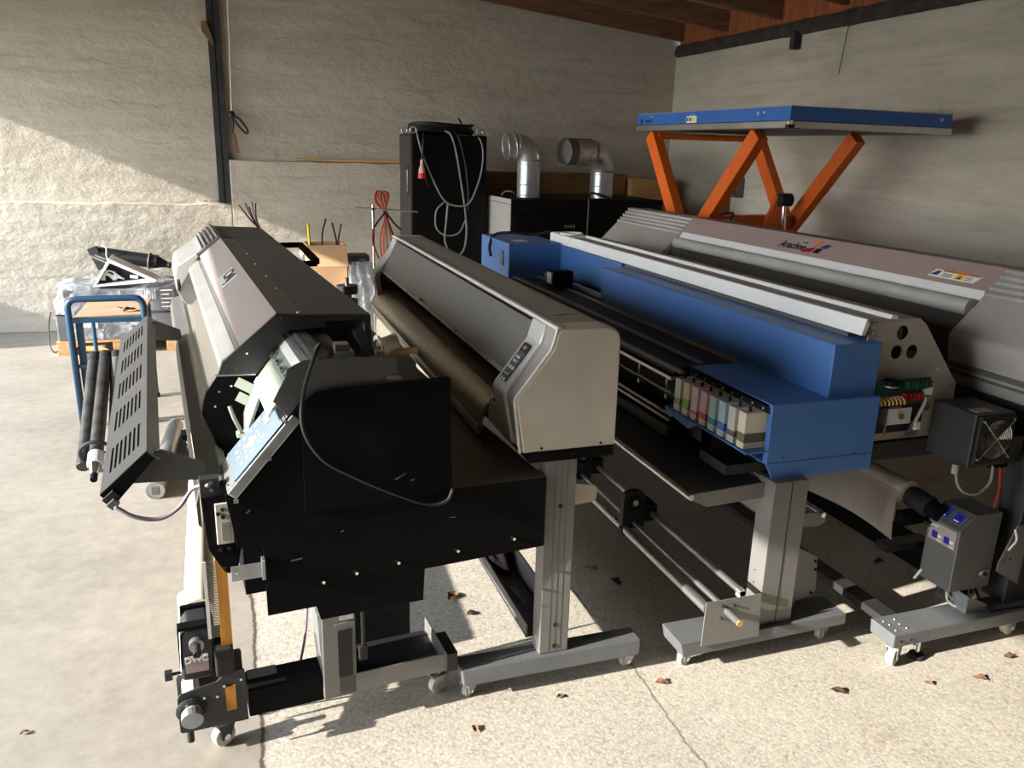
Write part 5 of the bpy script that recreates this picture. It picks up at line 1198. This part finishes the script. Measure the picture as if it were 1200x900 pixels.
single(MB().tube(catmull([(-1.50, 7.6, .34), (-1.53, 7.6, .22), (-1.53, 7.55, .08), (-1.50, 7.5, .02), (-1.46, 7.5, .02)], 6), .006, 8), 'loose_strap', 'cable', 'thin dark strap end hanging beside the wrapped crate', 'strap', (-1.5, 7.55, 0), smooth=True)

# ------------------------------------------------------------------ carton with upright rods, wrapped pack, wire rack
cx = thing('carton', 'tall open cardboard carton standing behind the first printer', 'carton', (.74, 7.15, 0))
X0, X1, Y0, Y1, Z1 = .575, .895, 7.0, 7.30, .945
mb = MB(); mb.box(X0, X1, Y0, Y0+.006, 0, Z1); mb.box(X0, X1, Y1-.006, Y1, 0, Z1); mb.box(X0, X0+.006, Y0+.006, Y1-.006, 0, Z1); mb.box(X1-.006, X1, Y0+.006, Y1-.006, 0, Z1); mb.box(X0, X1, Y0, Y1, 0, .006)
mb.build('box', 'carton', cx)
MB().hull([(X0, Y0, Z1), (X1, Y0, Z1), (X1, Y0-.003, Z1), (X0, Y0-.003, Z1)], [(X0+.005, Y0-.12, Z1-.16), (X1-.005, Y0-.12, Z1-.16), (X1-.005, Y0-.124, Z1-.16), (X0+.005, Y0-.124, Z1-.16)]).build('flap', 'carton', cx)
MB().hull([(X0, Y0, Z1), (X0, Y1, Z1), (X0-.003, Y1, Z1), (X0-.003, Y0, Z1)], [(X0-.05, Y0+.01, Z1-.10), (X0-.05, Y1-.01, Z1-.10), (X0-.053, Y1-.01, Z1-.10), (X0-.053, Y0+.01, Z1-.10)]).build('flap', 'carton', cx)
MB().box(.60, .64, Y0-.125, Y0-.124, .5, .78).build('tape', 'tape', cx)
def rod(pts, m, label, r=.008): single(MB().tube(catmull(pts, 6), r, 8), 'plastic_rod', m, label, 'rod', pts[0], 'rods standing in the carton', smooth=True)
rod([(.608, 7.03, .01), (.608, 7.04, .6), (.592, 7.08, 1.12)], 'yellow', 'yellow rod standing in the cardboard carton', .011)
rod([(.71, 7.1, .01), (.71, 7.1, .7), (.705, 7.1, 1.0), (.745, 7.12, 1.155)], 'cable', 'black rod bending over, in the middle of the cardboard carton')
rod([(.83, 7.1, .01), (.83, 7.1, .7), (.825, 7.1, .95), (.795, 7.12, 1.12)], 'cable', 'black rod beside the dark red rod in the carton')
rod([(.838, 7.12, .01), (.838, 7.12, .7), (.84, 7.12, .95), (.872, 7.13, 1.11)], 'darkredcable', 'dark red rod standing in the cardboard carton')
wp = thing('wrapped_pack', 'pale pack wrapped in clear film beside the carton, black tray on top', 'pack', (.98, 7.0, 0))
MB().box(.905, 1.10, 6.9, 7.25, 0, .80).build('pack', 'steel', wp, bevel=.01)
mb = MB(); mb.grid(lambda u, v: (.908+.202*u+.006*sin(20*v), 6.89-.01*sin(15*u+9*v), .02+.80*v), 14, 20); mb.grid(lambda u, v: (.905+.20*u, 6.88+.38*v, .806+.01*sin(11*u+7*v)), 10, 10); mb.build('film', 'wrap', wp, smooth=True)
MB().box(.90, 1.075, 6.92, 7.12, .815, .865).build('black_tray', 'inkblack', wp, bevel=.004)
MB().box(.99, 1.05, 6.919, 6.921, .825, .835).build('tray_label', 'midgrey', wp)
for i, z in enumerate((.70, .795)):
    single(MB().cyl((.73+.0*i, 5.45, z), (.73, 5.45, z+.055), .062, 24) if False else MB().pipe((.70, 5.5, z-.0), (.70, 5.5, z+.055), .07, .02), 'spool', 'rubber', ['lower black spool disc on the post behind the silver printer', 'upper black spool disc on the post behind the silver printer'][i], 'spool', (.70, 5.5, z), 'black spool discs')
sp = thing('spool_stand', 'thin grey post carrying two black spool discs behind the silver printer', 'stand', (.70, 5.5, 0))
MB().cyl((.70, 5.5, .02), (.70, 5.5, .90), .014, 12).build('post', 'steel', sp); MB().cyl((.70, 5.5, 0), (.70, 5.5, .02), .11, 20).build('base', 'rubber', sp)
MB().cyl((.70, 5.5, .68), (.70, 5.5, .699), .06, 18).build('collar', 'steel', sp); MB().cyl((.70, 5.5, .756), (.70, 5.5, .794), .03, 18).build('collar', 'steel', sp)
rk = thing('wire_rack', 'slim chrome rod rack holding coloured wires beside the black switch cabinet', 'rack', (1.12, 6.6, 0))
MB().cyl((1.06, 6.6, .02), (1.06, 6.6, 1.31), .011, 10).build('upright', 'chrome', rk); MB().cyl((1.06, 6.6, 0), (1.06, 6.6, .02), .14, 18).build('base', 'steel', rk)
for y in (6.58, 6.62): MB().cyl((.925, y, 1.285), (1.42, y, 1.255), .005, 8).build('cross_rod', 'steel', rk)
MB().cyl((1.06, 6.57, 1.275), (1.06, 6.63, 1.275), .014, 10).build('clamp', 'chrome', rk)
wb = thing('wire_bundle', 'bundle of brown, orange, red and green wires looped over the chrome rack', 'wires', (1.16, 6.6, .92))
for i, (m, dx, xb) in enumerate((('orangewire', 0, 1.14), ('redcable', .01, 1.12), ('redcable', -.02, 1.20), ('greenwire', .02, 1.17), ('darkredcable', .03, 1.23), ('cable', -.01, 1.22), ('orangewire', .015, 1.15))):
    cable([(xb, 6.58, .90), (xb-.005, 6.58, 1.05), (1.155, 6.585, 1.24), (1.10+dx, 6.6, 1.35+dx), (1.11+dx, 6.6, 1.41), (1.16+dx, 6.6, 1.39), (1.165, 6.6, 1.28), (1.18, 6.61, 1.2)], .0055, m, 'wire', wb)
cable([(1.155, 6.58, 1.25), (1.09, 6.58, 1.17), (1.06, 6.57, 1.13)], .008, 'cable', 'wire', wb); cable([(1.16, 6.58, 1.25), (1.22, 6.58, 1.17), (1.28, 6.58, 1.11)], .008, 'cable', 'wire', wb)
cable([(1.055, 6.58, 1.12), (1.05, 6.58, 1.02), (1.08, 6.58, .93), (1.10, 6.58, .88)], .007, 'darkredcable', 'wire', wb)

# ------------------------------------------------------------------ black switch cabinet and its cables
cb = thing('switch_cabinet', 'tall black electrical cabinet with lifting eyes and a flush handle', 'cabinet', (1.9, 7.7, 0))
MB().box(1.55, 2.245, 7.42, 7.98, .08, 1.873).build('body', 'blackgloss', cb, bevel=.006)
MB().box(1.56, 2.235, 7.44, 7.96, 0, .08).build('plinth', 'rubber', cb)
dr = MB().box(1.542, 1.55, 7.44, 7.96, .10, 1.86).build('door', 'charcoal', cb, bevel=.002)
MB().box(1.536, 1.543, 7.53, 7.60, 1.33, 1.60).build('handle_recess', 'inkblack', dr); MB().box(1.530, 1.537, 7.555, 7.585, 1.36, 1.56).build('handle', 'chrome', dr, bevel=.004)
MB().box(1.54, 1.543, 7.44, 7.96, 1.175, 1.18).build('seam', 'inkblack', dr)
for z in (1.45, 1.10, .7): MB().cyl((1.545, 7.965, z), (1.545, 7.965, z+.08), .008, 8).build('hinge', 'steel', cb)
for x, y in ((1.58, 7.50), (1.58, 7.90), (2.20, 7.50), (2.20, 7.90)): MB().torus((x, y, 1.905), (.2, 1, 0), .026, .009, 18, 8).build('lifting_eye', 'steel', cb)
MB().box(1.93, 2.02, 7.6, 7.7, 1.873, 1.95).build('junction_box', 'rubber', cb, bevel=.004)
def coil(label, c, Rr, n, r, m='cable', tilt=0):
    pts = []
    for i in range(n*24+1):
        a = 2*pi*i/24; k = 1+.06*sin(3*a+i*.05); pts.append((c[0]+Rr*k*1.5*cos(a), c[1]+Rr*k*.8*sin(a), c[2]+r+r*2.1*(i/24)*.45+.008*sin(2*a)))
    single(MB().tube(pts, r, 6), 'cable_coil', m, label, 'cable', c, smooth=True)
coil('black cable coiled flat on top of the switch cabinet', (1.87, 7.64, 1.873), .19, 6, .014)
def hang(label, pts, r, m): single(MB().tube(catmull(pts, 10), r, 8), 'hanging_cable', m, label, 'cable', (pts[0][0], 7.40, 1.9), 'cables hanging down the switch cabinet', smooth=True)
yF = 7.395
hang('grey cable swagged from the cabinet corner to its other edge', [(1.62, 7.5, 1.90), (1.595, yF, 1.86), (1.64, yF, 1.70), (1.74, yF, 1.47), (1.84, yF, 1.30), (1.95, yF, 1.25), (2.07, yF, 1.27), (2.15, yF, 1.42), (2.20, yF, 1.62), (2.19, yF, 1.80), (2.14, 7.46, 1.90)], .0085, 'greycable')
hang('grey cable hanging in one long loop down the cabinet front', [(1.86, 7.5, 1.91), (1.90, yF, 1.87), (1.95, yF, 1.72), (2.00, yF, 1.45), (2.04, yF, 1.20), (2.055, yF, .98), (2.02, yF, .83), (1.93, yF, .80), (1.85, yF, .92), (1.86, yF, 1.10), (1.875, yF, 1.27)], .009, 'greycable')
hang('thin black cable falling from the coil behind the long grey loop', [(1.92, 7.5, 1.91), (1.97, yF+.008, 1.86), (2.04, yF+.008, 1.62), (2.07, yF+.008, 1.35), (2.065, yF+.008, 1.2)], .011, 'cable')
hang('small black loop of cable at mid height on the cabinet front', [(1.84, yF+.012, 1.28), (1.77, yF+.012, 1.20), (1.77, yF+.012, 1.05), (1.86, yF+.012, .98), (1.98, yF+.012, 1.0), (2.05, yF+.012, 1.12)], .008, 'greycable')
pg = thing('power_plug', 'pale pink and red industrial plug hanging at the cabinet corner', 'plug', (1.63, 7.385, 1.50))
MB().cyl((1.628, 7.375, 1.58), (1.628, 7.375, 1.655), .018, 14, .012).build('sleeve', 'pinkplug', pg); MB().cyl((1.628, 7.375, 1.535), (1.628, 7.375, 1.585), .03, 16, .024).build('grip', 'pinkplug', pg); MB().cyl((1.628, 7.375, 1.49), (1.628, 7.375, 1.535), .034, 16).build('pin_shroud', 'redplug', pg)
cable([(1.63, 7.375, 1.65), (1.64, 7.375, 1.75), (1.65, 7.40, 1.87), (1.68, 7.48, 1.90)], .010, 'cable', 'lead', pg)
cable([(1.65, 7.37, 1.56), (1.66, 7.36, 1.48), (1.69, 7.37, 1.42)], .005, 'cable', 'cord', pg)
single(MB().torus((1.93, 7.62, 1.93), (.2, 1, 0), .13, .009, 26, 8, 0, pi), 'cable_loop', 'cable', 'black loop of cable standing up on top of the switch cabinet', 'cable', (1.93, 7.62, 1.89), smooth=True)

# ------------------------------------------------------------------ two black extractor units with duct elbows
def unit(x0, x1, label, side):
    u = thing('extractor_unit', label, 'extractor', ((x0+x1)/2, 7.2, 0))
    MB().box(x0, x1, 6.83, 7.75, .05, 1.30).build('body', 'blackgloss', u, bevel=.004)
    MB().box(x0-.004, x1+.004, 6.825, 7.755, 1.30, 1.347).build('lid', 'black', u, bevel=.004)
    MB().box(x0+.02, x1-.02, 6.86, 7.72, 0, .05).build('plinth', 'rubber', u)
    if side: MB().box(x0-.006, x0-.0, 6.84, 7.74, .06, 1.297).build('grey_panel', 'cabinet', u); MB().box(x0-.007, x0-.004, 6.83, 7.75, 1.302, 1.345).build('grey_lid_edge', 'cabinet', u)
    dr = MB().box(x0+.03, x1-.03, 6.822, 6.83, .15, 1.22).build('door', 'blackgloss', u, bevel=.002)
    return u, dr
u, dr = unit(2.30, 3.03, 'black extractor cabinet with a pale grey side, nearest the switch cabinet', True)
for i in range(4): MB().box(2.80+i*.028, 2.815+i*.028, 6.819, 6.823, 1.10, 1.125).build('badge_letter', 'alu', dr)
unit(3.04, 3.77, 'black extractor cabinet next to the lift table legs', False)
def elbow(label, x, y, r, m1, m2, z0, zc, Rb, ln, flex):
    t = thing('duct_elbow', label, 'duct', (x, y, z0))
    MB().pipe((x, y, z0), (x, y, zc), r, r-.004, 32).build('straight_duct', m1, t, smooth='auto')
    for z in (z0+.02, zc-.02, z0+.11): MB().torus((x, y, z), (0, 0, 1), r+.001, .004, 32, 6).build('seam_ring', m1, t, smooth=True)
    pts = [(x-Rb+Rb*cos(a), y-(.10 if flex else 0)*(1-cos(a)), zc+Rb*sin(a)) for a in [pi/2*i/10 for i in range(11)]]
    MB().tube(pts, r, 28).build('bend', m1, t, smooth=True)
    a = Vector(pts[-1]); d = Vector((-1, -.27, -.02)).normalized() if flex else Vector((-1, .02, -.12)).normalized()
    if flex:
        n = 26
        mb = MB(); pl = [a+d*(ln*i/n) for i in range(n+1)]; rr = [r*(1.03+.05*(i % 2)) for i in range(n+1)]
        P = MB().tube(pl, r, 28, rr); P.build('flexible_sleeve', m2, t, smooth=True)
        e = a+d*ln; MB().pipe(e-d*.02, e+d*.07, r*1.09, r*1.02, 30).build('dark_collar', 'dkgrey', t, smooth='auto')
        MB().cyl(e-d*.004, e+d*.012, r*1.02, 28).build('foil_end', 'alu', t)
    else:
        e = a+d*ln; MB().pipe(a, e, r*1.03, r*.98, 30).build('collar', m1, t, smooth='auto'); MB().torus(a+d*.02, d, r*1.05, .008, 30, 6).build('bead', m1, t, smooth=True); MB().torus(e, d, r*1.04, .008, 30, 6).build('bead', m1, t, smooth=True)
        MB().cyl(e-d*.06, e-d*.055, r*.97, 28).build('inside', 'brownpan', t)
elbow('smooth galvanised duct elbow on the extractor cabinet nearest the switch cabinet', 2.565, 7.15, .105, 'duct', 'duct', 1.347, 1.66, .13, .09, False)
elbow('duct elbow wrapped in crinkled foil on the cabinet next to the lift', 3.29, 7.15, .108, 'duct', 'flex', 1.347, 1.58, .18, .22, True)
single(MB().tube(catmull([(3.02, 6.81, .9), (3.02, 6.80, 1.25), (3.03, 6.82, 1.37), (3.12, 6.95, 1.40), (3.3, 7.02, 1.36), (3.36, 7.1, 1.36)], 8), .012, 8), 'black_lead', 'cable', 'black lead running over the front edge of the extractor cabinets', 'cable', (3.02, 6.8, .9), smooth=True)
single(MB().tube(catmull([(2.36, 7.3, 1.356), (2.40, 7.32, 1.385), (2.46, 7.30, 1.385), (2.50, 7.33, 1.36)], 8), .008, 8), 'grey_lead', 'greycable', 'short grey lead beside the smooth duct elbow', 'cable', (2.4, 7.3, 1.35), smooth=True)
# lead plugged into the far blue box
single(MB().tube(catmull([(2.05, 5.25, 1.226), (1.95, 5.3, 1.20), (1.80, 5.35, 1.21), (1.70, 5.4, 1.19), (1.655, 5.36, 1.12), (1.645, 5.30, 1.06)], 8), .010, 8), 'mains_lead', 'cable', 'black mains lead draped over the far blue box of the blue printer', 'cable', (1.8, 5.35, 1.2), smooth=True)

# ------------------------------------------------------------------ timbers and bits along the back wall
single(MB().box(2.36, 4.0, 8.06, 8.40, .0, 1.54), 'timber_stack', 'oldwood', 'stack of old boards standing against the back wall behind the extractors', 'timber', (3.2, 8.2, 0), bevel=.01)
single(MB().box(2.45, 3.65, 8.02, 8.055, 1.30, 1.43), 'timber_board', 'wood', 'long pale board on edge in front of the old board stack', 'board', (3.0, 8.04, 1.30), bevel=.004) if False else None
single(MB().box(4.02, 4.55, 7.98, 8.28, .0, 1.50), 'timber_block', 'wood', 'pale timber upright in the room corner behind the orange lift legs', 'timber', (4.3, 8.1, 0), bevel=.01)
sk = thing('wall_socket', 'grey socket box on a wooden batten on the right wall behind the lift legs', 'socket', (4.68, 7.1, 1.36))
MB().box(4.66, 4.735, 6.98, 7.16, 1.37, 1.56).build('box', 'dkgrey', sk, bevel=.004); MB().box(4.69, 4.738, 7.20, 7.30, .9, 1.55).build('batten', 'oldwood', sk); MB().box(4.655, 4.662, 7.0, 7.13, 1.40, 1.54).build('cover', 'charcoal', sk); MB().box(4.70, 4.738, 7.15, 7.21, 1.40, 1.44).build('fixing', 'steel', sk)
single(MB().box(.60, 1.66, 8.425, 8.46, 1.602, 1.642), 'plank', 'wood', 'thin plank lying on the higher wall ledge', 'plank', (1.1, 8.45, 1.602), bevel=.003) if False else single(MB().box(.62, 1.66, 8.435, 8.515, 1.600, 1.622), 'plank', 'wood', 'thin plank lying on the higher wall ledge', 'plank', (1.1, 8.45, 1.60), bevel=.003)
pc = thing('pull_cord', 'pale pull cord hanging beside the black steel post, knotted to a dark loop', 'cord', (.06, 8.40, 2.0))
MB().tube([(.088, 8.40, 3.5), (.07, 8.40, 2.6), (.052, 8.40, 2.02)], .008, 8).build('cord', 'fabric', pc)
MB().sphere((.05, 8.40, 2.0), .032, 1, .8, 1.2).build('knot', 'cable', pc, smooth=True)
cable([(.05, 8.40, 2.0), (.12, 8.38, 1.96), (.18, 8.38, 1.87), (.165, 8.39, 1.84), (.10, 8.39, 1.91), (.05, 8.40, 1.99)], .011, 'cable', 'loop', pc)
cable([(.05, 8.40, 1.99), (.055, 8.41, 1.9), (.04, 8.42, 1.84)], .012, 'cable', 'tail', pc)
MB().bar((.06, 8.42, 1.84), (.085, 8.42, 1.66), .03, .012, (0, 1, 0)).build('wood_strip', 'oldwood', pc)
for i, (dx, s) in enumerate(((-.14, .028), (-.20, .024), (-.09, .025))):
    leaf((dx-.03, 8.45+.012*(i % 2), 1.196), s*1.3, 20+i, ['curled red brown leaf on the low wall ledge, middle of the three by the post', 'curled red brown leaf on the low wall ledge, farthest from the post', 'curled red brown leaf on the low wall ledge, closest to the post'][i], 'leaf', 'dry leaves on the low ledge')
single(MB().tube([(4.70, 5.70, 2.99), (4.705, 5.76, 2.7), (4.71, 5.80, 2.42)], .004, 6), 'hanging_wire', 'cable', 'thin wire hanging down the right wall above the lift table', 'wire', (4.7, 5.75, 2.4))
single(MB().box(4.66, 4.738, 6.36, 6.42, 2.66, 2.80), 'wall_bracket', 'beam', 'small dark bracket under the stained beam on the right wall', 'bracket', (4.7, 6.39, 2.66), bevel=.004)
# leaves and bits on the floor
FL = [((1.30, 2.10), .024, 'leaf', 'brown leaf on the floor in front of the gap between silver and blue printers'), ((1.858, 1.883), .027, 'darkleaf', 'dark crumpled leaf on the sunny floor in front of the blue printer'),
      ((.748, 2.841), .035, 'leaf', 'curled leaf on the floor behind the silver printer foot, under the black plate'), ((.79, 2.70), .022, 'darkleaf', 'small dark leaf just in front of the curled leaf under the black plate'),
      ((1.391, 2.90), .030, 'leaf', 'leaf in the shade between the silver printer leg and the blue printer rods'), ((1.444, 2.764), .035, 'darkleaf', 'dark leaf in the shade beside the rods of the blue printer'),
      ((2.40, 1.80), .026, 'leaf', 'flat reddish leaf on the floor in front of the wall side printer foot'), ((2.20, 1.83), .018, 'leaf', 'tiny reddish leaf in front of the pale caster of the wall side printer'),
      ((.935, 2.13), .015, 'leaf', 'tiny leaf on the sunny floor in front of the silver printer foot'), ((-.70, 2.435), .015, 'leaf', 'tiny orange leaf on the smooth floor at the near left'),
      ((2.62, 1.87), .026, 'leaf', 'curled brown leaf on the floor at the far right by the grey foot'), ((.62, 2.06), .018, 'leaf', 'small leaf on the sunny floor in front of the black stand tray'),
      ((2.68, 2.60), .03, 'darkleaf', 'dark leaf in the shade behind the control box'), ((1.30, 2.32), .012, 'darkleaf', 'tiny dark leaf beside the silver printer foot end')]
for i, (q, s, m, lab) in enumerate(FL): leaf((q[0], q[1], .001), s, 40+i, lab, m)
